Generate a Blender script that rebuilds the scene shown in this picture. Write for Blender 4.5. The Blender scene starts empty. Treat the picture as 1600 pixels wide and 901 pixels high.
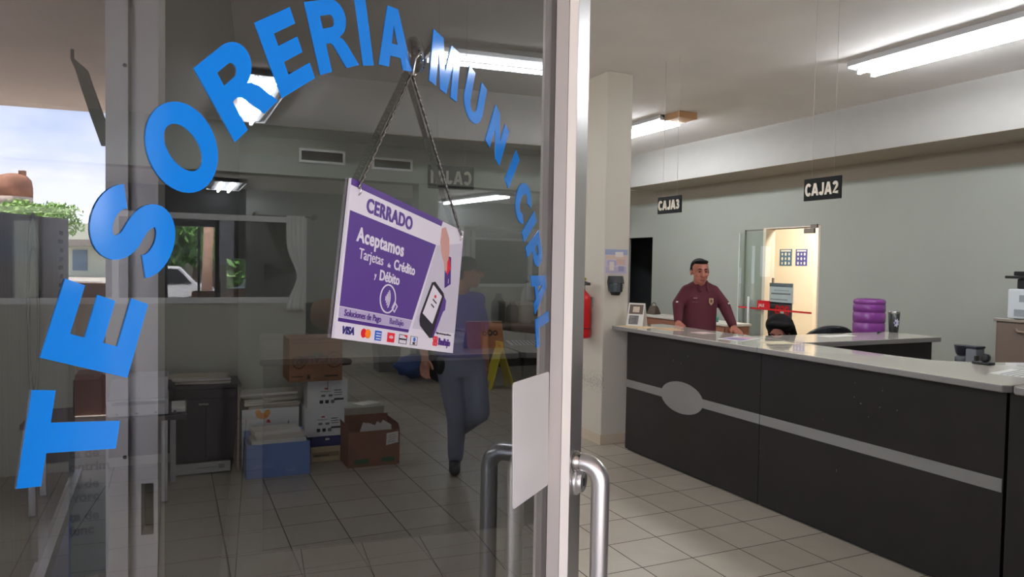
import bpy, bmesh, math, random
from mathutils import Vector, Matrix, Euler
PI = math.pi
random.seed(7)
scene = bpy.context.scene
COL = scene.collection

# ------------------------------------------------------------------ camera, sky, sun, exposure
F, YAW, PITCH, ROLL, CAMZ = 1138.76, .43779, -.03404, .01771, 1.5869
cy, sy, cp, sp = math.cos(YAW), math.sin(YAW), math.cos(PITCH), math.sin(PITCH)
FW = Vector((sy*cp, cy*cp, sp)); _r = Vector((cy, -sy, 0)); _u = _r.cross(FW)
RT = _r*math.cos(ROLL) + _u*math.sin(ROLL); UP = -_r*math.sin(ROLL) + _u*math.cos(ROLL)
CAM = Vector((0, 0, CAMZ))
cam_d = bpy.data.cameras.new('camera'); cam = bpy.data.objects.new('camera', cam_d); COL.objects.link(cam)
cam_d.sensor_width = 36; cam_d.lens = F/1600*36; cam_d.clip_start = .02; cam_d.clip_end = 600
cam.matrix_world = Matrix((RT, UP, -FW)).transposed().to_4x4()
cam.location = CAM
scene.camera = cam
scene.view_settings.view_transform = 'Standard'
scene.view_settings.look = 'None'
scene.view_settings.exposure = 0.0
scene.view_settings.gamma = 1
scene.view_settings.use_curve_mapping = False
try:
    scene.cycles.use_denoising = True
    scene.cycles.max_bounces = 10; scene.cycles.diffuse_bounces = 5; scene.cycles.glossy_bounces = 5
    scene.cycles.transparent_max_bounces = 24; scene.cycles.sample_clamp_indirect = 8
    scene.cycles.caustics_reflective = False; scene.cycles.caustics_refractive = False
except Exception: pass

SKY_STRENGTH = 6.2
world = bpy.data.worlds.new('sky'); scene.world = world; world.use_nodes = True
nt = world.node_tree; nt.nodes.clear()
def N_(t, k, **kw):
    n = t.nodes.new(k)
    for a, b in kw.items(): setattr(n, a, b)
    return n
wo = N_(nt, 'ShaderNodeOutputWorld'); bg = N_(nt, 'ShaderNodeBackground'); tc = N_(nt, 'ShaderNodeTexCoord')
mp = N_(nt, 'ShaderNodeMapping'); mp.inputs['Scale'].default_value = (1, 1, 2.6)
ns = N_(nt, 'ShaderNodeTexNoise'); ns.inputs['Scale'].default_value = 3.2; ns.inputs['Detail'].default_value = 6; ns.inputs['Roughness'].default_value = .55
cr = N_(nt, 'ShaderNodeValToRGB')
cr.color_ramp.elements[0].position = .36; cr.color_ramp.elements[0].color = (.50, .62, .95, 1)
cr.color_ramp.elements[1].position = .60; cr.color_ramp.elements[1].color = (1.02, 1.04, 1.16, 1)
nt.links.new(tc.outputs['Generated'], mp.inputs['Vector']); nt.links.new(mp.outputs['Vector'], ns.inputs['Vector'])
nt.links.new(ns.outputs['Fac'], cr.inputs['Fac']); nt.links.new(cr.outputs['Color'], bg.inputs['Color'])
bg.inputs['Strength'].default_value = SKY_STRENGTH
nt.links.new(bg.outputs['Background'], wo.inputs['Surface'])

sun_d = bpy.data.lights.new('sun', 'SUN'); sun_d.energy = 36; sun_d.angle = .02; sun_d.color = (1, .94, .85)
sun = bpy.data.objects.new('sun', sun_d); COL.objects.link(sun)
sun.rotation_euler = Vector((0, .35, -1)).to_track_quat('-Z', 'Y').to_euler()
TUBE_STRENGTH = 66.0

# ------------------------------------------------------------------ leaf frame of the glass door
PHI = math.radians(42.1); D0 = 1.30
U = Vector((math.cos(PHI), math.sin(PHI), 0)); NRM = Vector((U.y, -U.x, 0)); ZZ = Vector((0, 0, 1))
def ray(x, y): return FW + RT*((x-800)/F) + UP*((450.5-y)/F)
PS = CAM + ray(905, 420)*D0; PS.z = 0
def onX(x, y, v): d = ray(x, y); return CAM + d*(v/d.x)
def onY(x, y, v): d = ray(x, y); return CAM + d*(v/d.y)
def onZ(x, y, v): d = ray(x, y); return CAM + d*((v-CAMZ)/d.z)
def dep(x, y, D): return CAM + ray(x, y)*D
def dl(s, n, z): return PS + U*s + NRM*n + ZZ*z            # point in the door's own frame
def leaf(x, y, n=0.0):
    d = ray(x, y); t = ((PS+NRM*n-CAM).dot(NRM))/d.dot(NRM); q = CAM+d*t
    return (q-PS).dot(U), q.z
def mirp(p): return p - NRM*(2*(p-PS).dot(NRM))
def mir(x, y, D): return mirp(dep(x, y, D))                  # where a thing stands that the door reflects
def rX(x, y, v):
    s, z = leaf(x, y); q = dl(s, 0, z); d = ray(x, y); d = d - NRM*(2*d.dot(NRM)); return q+d*((v-q.x)/d.x)

# ------------------------------------------------------------------ materials
def lin(c):
    return tuple(((v/255)/12.92 if v/255 <= .04045 else ((v/255+.055)/1.055)**2.4) for v in c)
MATS = {}
def mat(name, c, rough=.6, metal=0.0, spec=.5, noise=0.0, nscale=8.0, bump=0.0, bscale=60.0, coat=0.0, stretch=None):
    if name in MATS: return MATS[name]
    m = bpy.data.materials.new(name); m.use_nodes = True; t = m.node_tree; b = t.nodes['Principled BSDF']
    L = lin(c)
    b.inputs['Base Color'].default_value = (*L, 1); b.inputs['Roughness'].default_value = rough
    b.inputs['Metallic'].default_value = metal; b.inputs['Specular IOR Level'].default_value = spec
    b.inputs['Coat Weight'].default_value = coat
    vec = None
    if noise or bump:
        g = N_(t, 'ShaderNodeNewGeometry'); vec = g.outputs['Position']
        if stretch:
            mpn = N_(t, 'ShaderNodeMapping'); mpn.inputs['Scale'].default_value = stretch
            t.links.new(vec, mpn.inputs['Vector']); vec = mpn.outputs['Vector']
    if noise:
        n = N_(t, 'ShaderNodeTexNoise'); n.inputs['Scale'].default_value = nscale; n.inputs['Detail'].default_value = 5
        r = N_(t, 'ShaderNodeValToRGB')
        r.color_ramp.elements[0].position = .3; r.color_ramp.elements[1].position = .7
        r.color_ramp.elements[0].color = (*[v*(1-noise) for v in L], 1)
        r.color_ramp.elements[1].color = (*[min(1, v*(1+noise)) for v in L], 1)
        t.links.new(vec, n.inputs['Vector']); t.links.new(n.outputs['Fac'], r.inputs['Fac']); t.links.new(r.outputs['Color'], b.inputs['Base Color'])
    if bump:
        n2 = N_(t, 'ShaderNodeTexNoise'); n2.inputs['Scale'].default_value = bscale; n2.inputs['Detail'].default_value = 3
        bp = N_(t, 'ShaderNodeBump'); bp.inputs['Strength'].default_value = bump; bp.inputs['Distance'].default_value = .004
        t.links.new(vec, n2.inputs['Vector']); t.links.new(n2.outputs['Fac'], bp.inputs['Height']); t.links.new(bp.outputs['Normal'], b.inputs['Normal'])
    MATS[name] = m; return m
def emat(name, c, s):
    if name in MATS: return MATS[name]
    m = bpy.data.materials.new(name); m.use_nodes = True; t = m.node_tree; t.nodes.clear()
    o = N_(t, 'ShaderNodeOutputMaterial'); e = N_(t, 'ShaderNodeEmission'); e.inputs[0].default_value = (*c, 1); e.inputs[1].default_value = s
    t.links.new(e.outputs[0], o.inputs[0]); MATS[name] = m; return m
def glass(name, tint, f0=.08, one_sided=True, grough=0.0):
    """thin pane: Fresnel-weighted mirror over tinted see-through"""
    m = bpy.data.materials.new(name); m.use_nodes = True; t = m.node_tree; t.nodes.clear()
    o = N_(t, 'ShaderNodeOutputMaterial'); mx = N_(t, 'ShaderNodeMixShader')
    tr = N_(t, 'ShaderNodeBsdfTransparent'); tr.inputs[0].default_value = (*[v**.5 for v in tint], 1)
    gl = N_(t, 'ShaderNodeBsdfGlossy'); gl.inputs['Roughness'].default_value = grough
    lw = N_(t, 'ShaderNodeLayerWeight'); lw.inputs['Blend'].default_value = .5
    p5 = N_(t, 'ShaderNodeMath', operation='POWER'); p5.inputs[1].default_value = 5
    ma = N_(t, 'ShaderNodeMath', operation='MULTIPLY_ADD'); ma.inputs[1].default_value = 1-f0; ma.inputs[2].default_value = f0
    g = N_(t, 'ShaderNodeNewGeometry'); iv = N_(t, 'ShaderNodeMath', operation='SUBTRACT'); iv.inputs[0].default_value = 1
    mu = N_(t, 'ShaderNodeMath', operation='MULTIPLY')
    t.links.new(lw.outputs['Facing'], p5.inputs[0]); t.links.new(p5.outputs[0], ma.inputs[0])
    t.links.new(g.outputs['Backfacing'], iv.inputs[1]); t.links.new(ma.outputs[0], mu.inputs[0]); t.links.new(iv.outputs[0], mu.inputs[1])
    t.links.new(mu.outputs[0], mx.inputs[0]); t.links.new(tr.outputs[0], mx.inputs[1]); t.links.new(gl.outputs[0], mx.inputs[2])
    t.links.new(mx.outputs[0], o.inputs[0]); MATS[name] = m; return m

M_ALU = mat('brushed_aluminium', (200, 198, 196), .32, .85)
M_ALUP = mat('painted_aluminium', (214, 208, 203), .35, .25)
M_WALL = mat('sage_white_paint', (163, 165, 155), .75, noise=.03, nscale=1.5)
M_WALLHI = mat('cream_paint', (168, 157, 143), .8, noise=.03, nscale=1.5)
M_FRONTW = mat('dark_taupe_paint', (70, 66, 63), .8)
M_CEIL = mat('ceiling_plaster', (238, 233, 230), .85, noise=.04, nscale=2, bump=.12, bscale=35)
M_BEAM = mat('beam_paint', (176, 173, 169), .7, noise=.02)
M_COLUMN = mat('column_cream_paint', (200, 191, 177), .55)
def stain(m, z0, z1, xlim, c):
    """scuffed dirty patch low on the column edge"""
    t = m.node_tree; b = t.nodes['Principled BSDF']; g = N_(t, 'ShaderNodeNewGeometry'); sx = N_(t, 'ShaderNodeSeparateXYZ'); t.links.new(g.outputs['Position'], sx.inputs[0])
    n = N_(t, 'ShaderNodeTexNoise'); n.inputs['Scale'].default_value = 60; n.inputs['Detail'].default_value = 6; t.links.new(g.outputs['Position'], n.inputs['Vector'])
    zr = N_(t, 'ShaderNodeMapRange'); zr.inputs['From Min'].default_value = (z0+z1)/2; zr.inputs['From Max'].default_value = z1; zr.inputs['To Min'].default_value = 1; zr.inputs['To Max'].default_value = 0
    ab = N_(t, 'ShaderNodeMath', operation='ABSOLUTE'); sb = N_(t, 'ShaderNodeMath', operation='SUBTRACT'); sb.inputs[1].default_value = (z0+z1)/2
    zr.inputs['From Min'].default_value = 0; zr.inputs['From Max'].default_value = (z1-z0)/2
    t.links.new(sx.outputs['Z'], sb.inputs[0]); t.links.new(sb.outputs[0], ab.inputs[0]); t.links.new(ab.outputs[0], zr.inputs['Value'])
    xr_ = N_(t, 'ShaderNodeMapRange'); xr_.inputs['From Min'].default_value = xlim; xr_.inputs['From Max'].default_value = xlim+.10; xr_.inputs['To Min'].default_value = 1; xr_.inputs['To Max'].default_value = 0; t.links.new(sx.outputs['X'], xr_.inputs['Value'])
    mu = N_(t, 'ShaderNodeMath', operation='MULTIPLY'); t.links.new(zr.outputs[0], mu.inputs[0]); t.links.new(xr_.outputs[0], mu.inputs[1])
    ad = N_(t, 'ShaderNodeMath', operation='MULTIPLY_ADD'); ad.inputs[1].default_value = .32; t.links.new(mu.outputs[0], ad.inputs[0]); t.links.new(n.outputs['Fac'], ad.inputs[2])
    th = N_(t, 'ShaderNodeMapRange'); th.inputs['From Min'].default_value = .72; th.inputs['From Max'].default_value = .82; t.links.new(ad.outputs[0], th.inputs['Value'])
    mx = N_(t, 'ShaderNodeMix', data_type='RGBA'); mx.inputs['A'].default_value = b.inputs['Base Color'].default_value; mx.inputs['B'].default_value = (*lin(c), 1)
    t.links.new(th.outputs[0], mx.inputs['Factor']); t.links.new(mx.outputs['Result'], b.inputs['Base Color'])
stain(M_COLUMN, .34, .74, 3.44, (172, 163, 150))
M_DARKLAM = mat('dark_brown_laminate', (33, 29, 29), .38, spec=.3, noise=.12, nscale=6)
M_GREYLAM = mat('grey_laminate', (122, 119, 117), .45)
M_TOP = mat('cream_worktop_laminate', (232, 223, 210), .09, spec=.7, coat=.5)
M_TOPEDGE = mat('grey_edge_band', (128, 124, 122), .4)
M_WHITE = mat('white_plastic', (225, 225, 222), .4)
M_BLACK = mat('black_plastic', (20, 20, 23), .4)
M_BLUEV = mat('blue_vinyl', (20, 128, 222), .09, spec=.45)
M_STK = mat('white_vinyl', (232, 230, 228), .3)
M_CHROME = mat('chrome_steel', (190, 188, 184), .18, 1.0)
M_PAPER = mat('paper_white', (226, 223, 216), .8)
M_CARD = mat('cardboard', (150, 106, 76), .85, noise=.08, nscale=9)
M_CARDD = mat('dark_cardboard', (128, 84, 66), .85, noise=.08, nscale=9)
M_RED = mat('red_paint', (196, 20, 28), .3)
M_INK = mat('black_ink', (28, 28, 32), .6)
M_GREYINK = mat('grey_ink', (120, 120, 122), .6)
M_WFRAME = mat('white_aluminium_frame', (240, 240, 238), .45)
M_SKIN = mat('skin', (186, 128, 102), .5)
M_HAIR = mat('black_hair', (20, 17, 17), .75, spec=.2, bump=.4, bscale=90)
M_STEEL = mat('grey_steel', (120, 108, 98), .45)
G_DOOR = glass('tinted_door_glass', (.232, .236, .24), .19)
G_WIN = glass('dark_window_glass', (.34, .34, .35), .05)
G_CLEAR = glass('clear_glass', (.80, .88, .84), .06)
G_FACADE = glass('facade_glass', (.75, .77, .77), .06)

# ------------------------------------------------------------------ mesh builder
class MB:
    def __init__(self): self.v = []; self.f = []; self.m = []; self.mats = []; self.sm = []
    def mi(self, m):
        if m not in self.mats: self.mats.append(m)
        return self.mats.index(m)
    def add(self, vs, fs, m, smooth=False):
        o = len(self.v); self.v += [tuple(p) for p in vs]; k = self.mi(m)
        for f in fs: self.f.append([i+o for i in f]); self.m.append(k); self.sm.append(smooth)
        return self
    def hexa(self, c, m):            # 8 corners: bottom 4 ccw, top 4 ccw
        return self.add(c, [(3,2,1,0),(4,5,6,7),(0,1,5,4),(1,2,6,5),(2,3,7,6),(3,0,4,7)], m)
    def box(self, x0, x1, y0, y1, z0, z1, m, M=None):
        c = [Vector(p) for p in ((x0,y0,z0),(x1,y0,z0),(x1,y1,z0),(x0,y1,z0),(x0,y0,z1),(x1,y0,z1),(x1,y1,z1),(x0,y1,z1))]
        if M is not None: c = [M @ p for p in c]
        return self.hexa(c, m)
    def prism(self, poly, fr, d0, d1, m):
        """2-D outline (ccw) in frame (origin, ex, ey), extruded along ez from d0 to d1"""
        o, ex, ey = fr; ez = ex.cross(ey); n = len(poly)
        a = [o+ex*p[0]+ey*p[1]+ez*d0 for p in poly]; b = [o+ex*p[0]+ey*p[1]+ez*d1 for p in poly]
        return self.add(a+b, [tuple(range(n-1,-1,-1)), tuple(range(n,2*n))]+[(i,(i+1)%n,n+(i+1)%n,n+i) for i in range(n)], m)
    def quad(self, fr, x0, y0, x1, y1, d0, d1, m):
        return self.prism([(x0,y0),(x1,y0),(x1,y1),(x0,y1)], fr, d0, d1, m)
    def tube(self, pts, r, m, n=14, closed=False, caps=True):
        pts = [Vector(p) for p in pts]; k = len(pts); rr = r if isinstance(r, (list, tuple)) else [r]*k
        rings = []; prev = None
        for i, p in enumerate(pts):
            if closed: t = pts[(i+1)%k]-pts[i-1]
            else: t = pts[min(i+1,k-1)]-pts[max(i-1,0)]
            t = t.normalized()
            if prev is None:
                a = t.orthogonal().normalized()
            else:
                a = (prev - t*prev.dot(t)).normalized()
            prev = a; b = t.cross(a)
            rings.append([p+a*math.cos(2*PI*j/n)*rr[i]+b*math.sin(2*PI*j/n)*rr[i] for j in range(n)])
        vs = [q for R in rings for q in R]; fs = []
        K = k if closed else k-1
        for i in range(K):
            for j in range(n):
                i2 = (i+1)%k; fs.append((i*n+j, i*n+(j+1)%n, i2*n+(j+1)%n, i2*n+j))
        self.add(vs, fs, m, True)
        if caps and not closed:
            o = len(self.v)-len(vs); kk = self.mi(m)
            self.f.append([o+j for j in range(n-1,-1,-1)]); self.m.append(kk); self.sm.append(False)
            self.f.append([o+(k-1)*n+j for j in range(n)]); self.m.append(kk); self.sm.append(False)
        return self
    def lathe(self, prof, c, m, n=32, axis=None, ex=None, sx=1.0, sy=1.0, flat=False):
        """profile [(radius, height)] turned about axis through c"""
        c = Vector(c); az = (axis or ZZ).normalized(); ax = (ex or az.orthogonal()).normalized(); ay = az.cross(ax)
        vs = []; fs = []
        for (r, h) in prof:
            for j in range(n): vs.append(c+az*h+ax*(math.cos(2*PI*j/n)*r*sx)+ay*(math.sin(2*PI*j/n)*r*sy))
        for i in range(len(prof)-1):
            for j in range(n): fs.append((i*n+j, i*n+(j+1)%n, (i+1)*n+(j+1)%n, (i+1)*n+j))
        self.add(vs, fs, m, not flat)
        o = len(self.v)-len(vs); kk = self.mi(m)
        if prof[0][0] > 1e-6: self.f.append([o+j for j in range(n-1,-1,-1)]); self.m.append(kk); self.sm.append(False)
        if prof[-1][0] > 1e-6: self.f.append([o+(len(prof)-1)*n+j for j in range(n)]); self.m.append(kk); self.sm.append(False)
        return self
    def ball(self, c, r, m, nu=20, nv=12, M=None):
        r = (r, r, r) if not isinstance(r, (tuple, list)) else r
        vs = []; c = Vector(c)
        for i in range(nv+1):
            th = PI*i/nv
            for j in range(nu):
                p = Vector((r[0]*math.sin(th)*math.cos(2*PI*j/nu), r[1]*math.sin(th)*math.sin(2*PI*j/nu), -r[2]*math.cos(th)))
                if M is not None: p = M @ p
                vs.append(c+p)
        fs = [(i*nu+j, i*nu+(j+1)%nu, (i+1)*nu+(j+1)%nu, (i+1)*nu+j) for i in range(nv) for j in range(nu)]
        return self.add(vs, fs, m, True)
    def shape(self, loops, fr, d0, d1, m):
        """outline with holes -> filled 2-D curve -> thin solid"""
        cu = bpy.data.curves.new('tmp', 'CURVE'); cu.dimensions = '2D'; cu.fill_mode = 'BOTH'; cu.extrude = abs(d1-d0)/2
        for lp in loops:
            s = cu.splines.new('POLY'); s.points.add(len(lp)-1); s.use_cyclic_u = True
            for i, p in enumerate(lp): s.points[i].co = (p[0], p[1], 0, 1)
        return self._curve(cu, fr, (d0+d1)/2, m)
    def text(self, body, fr, size, m, d0=.0, d1=.001, bold=0.0, align='LEFT', sx=1.0, shear=0.0, spacing=1.0):
        cu = bpy.data.curves.new('tmp', 'FONT'); cu.body = body; cu.size = size; cu.offset = bold*size; cu.align_x = align
        cu.extrude = abs(d1-d0)/2; cu.resolution_u = 4; cu.shear = shear; cu.space_character = spacing
        o, ex, ey = fr
        return self._curve(cu, (o, ex*sx, ey), (d0+d1)/2, m, ex.cross(ey).normalized())
    def _curve(self, cu, fr, dm, m, ez=None):
        o, ex, ey = fr; ez = ez or ex.cross(ey).normalized()
        ob = bpy.data.objects.new('tmp', cu); COL.objects.link(ob)
        dg = bpy.context.evaluated_depsgraph_get(); dg.update()
        me = bpy.data.meshes.new_from_object(ob.evaluated_get(dg))
        vs = [o+ex*v.co.x+ey*v.co.y+ez*(v.co.z+dm) for v in me.vertices]; fs = [tuple(p.vertices) for p in me.polygons]
        self.add(vs, fs, m)
        bpy.data.objects.remove(ob); bpy.data.curves.remove(cu); bpy.data.meshes.remove(me)
        return self
    def build(self, name, parent=None, bevel=0.0, kind=None, label=None, origin=None):
        me = bpy.data.meshes.new(name)
        org = Vector(origin) if origin is not None else Vector((0, 0, 0))
        me.from_pydata([tuple(Vector(p)-org) for p in self.v], [], self.f)
        for m in self.mats: me.materials.append(m)
        me.polygons.foreach_set('material_index', self.m); me.polygons.foreach_set('use_smooth', self.sm)
        me.update()
        o = bpy.data.objects.new(name, me); COL.objects.link(o); o.location = org
        if bevel:
            b = o.modifiers.new('bevel', 'BEVEL'); b.width = bevel; b.segments = 2; b.limit_method = 'ANGLE'; b.angle_limit = .7
        if parent is not None:
            o.parent = parent; o.matrix_parent_inverse = parent.matrix_basis.inverted()
        if kind: o['kind'] = kind
        if label: o['label'] = label
        return o
def thing(name, label, cat, loc=(0, 0, 0), group=None):
    o = bpy.data.objects.new(name, None); COL.objects.link(o); o.location = loc; o.empty_display_size = .05
    o['label'] = label; o['category'] = cat
    if group: o['group'] = group
    return o
def tag(o, label, cat, group=None, kind=None):
    o['label'] = label; o['category'] = cat
    if group: o['group'] = group
    if kind: o['kind'] = kind
    return o
def struct(name, mb, bevel=0): return mb.build(name, kind='structure', bevel=bevel)
def rotfr(o, ex, ey, a):
    c, s = math.cos(a), math.sin(a); return (o, ex*c+ey*s, ey*c-ex*s)
X_, Y_ = Vector((1, 0, 0)), Vector((0, 1, 0))
# ------------------------------------------------------------------ the room
CH = 3.28                                                  # ceiling height
def tile_mat(name, c1, c2, grout, x0, y0, size, gw, rough):
    m = bpy.data.materials.new(name); m.use_nodes = True; t = m.node_tree; b = t.nodes['Principled BSDF']
    g = N_(t, 'ShaderNodeNewGeometry'); sx = N_(t, 'ShaderNodeSeparateXYZ'); t.links.new(g.outputs['Position'], sx.inputs[0])
    masks = []; ids = []
    for ax, off in (('X', x0), ('Y', y0)):
        a = N_(t, 'ShaderNodeMath', operation='SUBTRACT'); a.inputs[1].default_value = off - 100*size
        d = N_(t, 'ShaderNodeMath', operation='DIVIDE'); d.inputs[1].default_value = size
        fr = N_(t, 'ShaderNodeMath', operation='FRACT'); fl = N_(t, 'ShaderNodeMath', operation='FLOOR')
        pp = N_(t, 'ShaderNodeMath', operation='PINGPONG'); pp.inputs[1].default_value = .5
        lt = N_(t, 'ShaderNodeMath', operation='LESS_THAN'); lt.inputs[1].default_value = gw/size/2
        t.links.new(sx.outputs[ax], a.inputs[0]); t.links.new(a.outputs[0], d.inputs[0]); t.links.new(d.outputs[0], fr.inputs[0]); t.links.new(d.outputs[0], fl.inputs[0])
        t.links.new(d.outputs[0], pp.inputs[0]); t.links.new(pp.outputs[0], lt.inputs[0]); masks.append(lt); ids.append(fl)
    mx = N_(t, 'ShaderNodeMath', operation='MAXIMUM'); t.links.new(masks[0].outputs[0], mx.inputs[0]); t.links.new(masks[1].outputs[0], mx.inputs[1])
    cb = N_(t, 'ShaderNodeCombineXYZ'); t.links.new(ids[0].outputs[0], cb.inputs[0]); t.links.new(ids[1].outputs[0], cb.inputs[1])
    wn = N_(t, 'ShaderNodeTexWhiteNoise'); t.links.new(cb.outputs[0], wn.inputs['Vector'])
    ns = N_(t, 'ShaderNodeTexNoise'); ns.inputs['Scale'].default_value = 7; ns.inputs['Detail'].default_value = 6; t.links.new(g.outputs['Position'], ns.inputs['Vector'])
    av = N_(t, 'ShaderNodeMath', operation='MULTIPLY_ADD'); av.inputs[1].default_value = .35; t.links.new(wn.outputs['Value'], av.inputs[0])
    hf = N_(t, 'ShaderNodeMath', operation='MULTIPLY'); hf.inputs[1].default_value = .65; t.links.new(ns.outputs['Fac'], hf.inputs[0]); t.links.new(hf.outputs[0], av.inputs[2])
    r = N_(t, 'ShaderNodeValToRGB'); r.color_ramp.elements[0].position = .2; r.color_ramp.elements[1].position = .8
    r.color_ramp.elements[0].color = (*lin(c1), 1); r.color_ramp.elements[1].color = (*lin(c2), 1); t.links.new(av.outputs[0], r.inputs[0])
    mc = N_(t, 'ShaderNodeMix', data_type='RGBA'); mc.inputs['B'].default_value = (*lin(grout), 1)
    t.links.new(mx.outputs[0], mc.inputs['Factor']); t.links.new(r.outputs[0], mc.inputs['A']); t.links.new(mc.outputs['Result'], b.inputs['Base Color'])
    rr = N_(t, 'ShaderNodeMath', operation='MULTIPLY_ADD'); rr.inputs[1].default_value = .5; rr.inputs[2].default_value = rough
    t.links.new(mx.outputs[0], rr.inputs[0]); t.links.new(rr.outputs[0], b.inputs['Roughness'])
    bp = N_(t, 'ShaderNodeBump', invert=True); bp.inputs['Distance'].default_value = .003; bp.inputs['Strength'].default_value = .6
    t.links.new(mx.outputs[0], bp.inputs['Height']); t.links.new(bp.outputs['Normal'], b.inputs['Normal'])
    return m
M_TILE = tile_mat('beige_floor_tile', (168, 158, 143), (187, 177, 162), (70, 58, 48), 3.2422, 4.1198, .33, .0062, .28)
FY = .389                                                   # outer plane of the shop front
struct('floor', MB().box(-5, 10.2, FY, 16, -.12, 0, M_TILE))
struct('ceiling', MB().box(-5, 6.42, FY-.05, 9.7, CH, CH+.15, M_CEIL).box(-5, 7.3, 9.7, 16, 2.86, CH+.15, M_CEIL))
# long beam that runs above the right wall, cross beam at the back of the hall
struct('trim_1', MB().box(6.42, 7.14, FY-.05, 9.7, 2.795, CH+.15, M_BEAM).box(6.42, 7.1, FY-.05, 9.7, 2.79, 2.795, M_WALLHI))
struct('trim_2', MB().box(-5, 6.42, 9.7, 10.0, 2.665, 2.86, M_WALL).box(-5, 6.42, 9.695, 9.7, 2.665, CH, M_WALL))
# right wall with its two openings
XW = 7.1; wr = MB()
OA0, OA1 = onX(1278, 400, XW).y, onX(1163, 400, XW).y        # office opening
OB0, OB1 = onX(1020, 370, XW).y, 10.62                       # dark doorway
def wseg(mb, y0, y1, z0, z1):
    zs = 2.61
    if z0 < zs < z1:
        mb.box(XW, XW+.14, y0, y1, z0, zs, M_WALL).box(XW, XW+.14, y0, y1, zs, z1, M_WALLHI)
    else: mb.box(XW, XW+.14, y0, y1, z0, z1, M_WALL if z1 <= zs else M_WALLHI)
wseg(wr, FY-.05, OA0, 0, 2.86); wseg(wr, OA0, OA1, 2.1, 2.86); wseg(wr, OA1, OB0, 0, 2.86); wseg(wr, OB0, OB1, 2.06, 2.86); wseg(wr, OB1, 16, 0, 2.86)
struct('wall_right', wr)
M_OFF = mat('warm_office_paint', (236, 222, 202), .8)
struct('wall_office', MB().box(XW+1.5, XW+1.6, 5.2, 9.4, 0, 2.86, M_OFF).box(XW+.14, XW+1.5, 5.1, 5.2, 0, 2.86, M_OFF).box(XW+.14, XW+1.5, 8.9, 9.0, 0, 2.86, M_OFF).box(XW+.14, XW+1.6, 5.1, 9.4, 2.86, 2.96, M_OFF))
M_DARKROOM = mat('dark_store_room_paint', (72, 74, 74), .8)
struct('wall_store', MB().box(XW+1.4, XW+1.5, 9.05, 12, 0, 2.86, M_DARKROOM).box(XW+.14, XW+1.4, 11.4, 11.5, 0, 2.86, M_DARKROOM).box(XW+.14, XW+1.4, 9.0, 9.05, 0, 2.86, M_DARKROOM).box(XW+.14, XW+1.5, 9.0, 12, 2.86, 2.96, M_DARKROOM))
# left wall, and the glazed street openings of the room at the back
struct('wall_left', MB().box(-5.15, -5, FY, 16, 0, CH+.15, M_WALL))
YB = 14.2
bw = MB()
def cx(px, y=YB): return onY(px, 410, y).x
ops = [(cx(20), cx(60)), (cx(262), cx(309)), (cx(313), cx(336)), (cx(354), cx(384))]
xs = [-5] + [v for o in ops for v in o] + [7.24]
M_BACKW = mat('back_room_paint', (150, 152, 148), .8)
for i in range(0, len(xs), 2): bw.box(xs[i], xs[i+1], YB, YB+.15, 0, 2.86, M_BACKW if i >= 8 else mat('dark_back_frames', (36, 36, 38), .5))
bw.box(-5, xs[8], YB+.01, YB+.14, 2.15, 2.86, mat('dark_back_frames', (36, 36, 38), .5))
bw.box(-5, xs[8], YB+.01, YB+.14, 0, .72, mat('dark_back_frames', (36, 36, 38), .5))
bw.box(xs[7], xs[8], YB+.01, YB+.14, onY(370, 404, YB).z, 2.15, mat('dark_back_frames', (36, 36, 38), .5))
struct('wall_back', bw)
# column beside the counter and one at the back
cb0, cb1 = 3.447, 3.706
colm = MB().box(cb0, cb1, 5.46, 5.92, 0, CH, M_COLUMN); struct('column', colm, bevel=.008)
struct('baseboard_column', MB().box(cb0-.012, cb1+.012, 5.448, 5.932, 0, .085, mat('beige_skirting_tile', (196, 178, 156), .35)))
struct('column_2', MB().box(3.10, 3.38, 9.72, 10.0, 0, 2.7, M_WALL))
# front wall of the hall (shop front) with the doorway at the hinge side
JX = .90
HS = -1.10; HP = dl(HS, 0, 0)
fw = MB()
fw.box(JX+.10, 7.24, FY-.055, FY+.022, 0, CH+.15, M_FRONTW)
fw.box(-5, JX+.10, FY-.10, FY+.022, 2.75, CH+.15, M_WALL).box(-5, -3.2, FY-.10, FY+.022, 0, 2.75, M_WALL)
struct('wall_front', fw)
struct('window_3', MB().box(-3.15, HP.x-.10, FY+.03, FY+.036, .12, 2.7, G_FACADE))
ff = MB()
for x in (-3.2, -1.7): ff.box(x, x+.06, FY-.02, FY+.06, 0, 2.75, M_ALUP)
ff.box(-3.2, HP.x-.1, FY-.02, FY+.06, 0, .12, M_ALUP).box(-3.2, HP.x-.1, FY-.02, FY+.06, 2.7, 2.76, M_ALUP)
struct('window_4', ff)
# aluminium door frame: hinge jamb, grooved strike jamb with its lock hole, header
yj = [rX(x, 500, JX).y for x in (165, 200, 212, 220, 247)]
zs0, zs1 = rX(228, 835, JX).z, rX(228, 755, JX).z
ys0, ys1 = rX(219, 800, JX).y, rX(240, 800, JX).y
jm = MB()
jm.box(JX, JX+.10, yj[0], yj[1], 0, 2.76, M_ALUP)
jm.box(JX+.022, JX+.10, yj[1], yj[2], 0, 2.76, M_ALUP)
jm.box(JX+.004, JX+.10, yj[2], yj[3], 0, 2.76, M_ALUP)
jm.box(JX, JX+.10, yj[3]+.0006, yj[4], 0, zs0, M_ALUP).box(JX, JX+.10, yj[3]+.0006, yj[4], zs1, 2.76, M_ALUP)
jm.box(JX, JX+.10, ys1, yj[4], zs0, zs1, M_ALUP).box(JX, JX+.10, yj[3]+.0006, ys0, zs0, zs1, M_ALUP).box(JX+.05, JX+.10, ys0, ys1, zs0, zs1, mat('lock_pocket', (30, 26, 26), .7))
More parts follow.
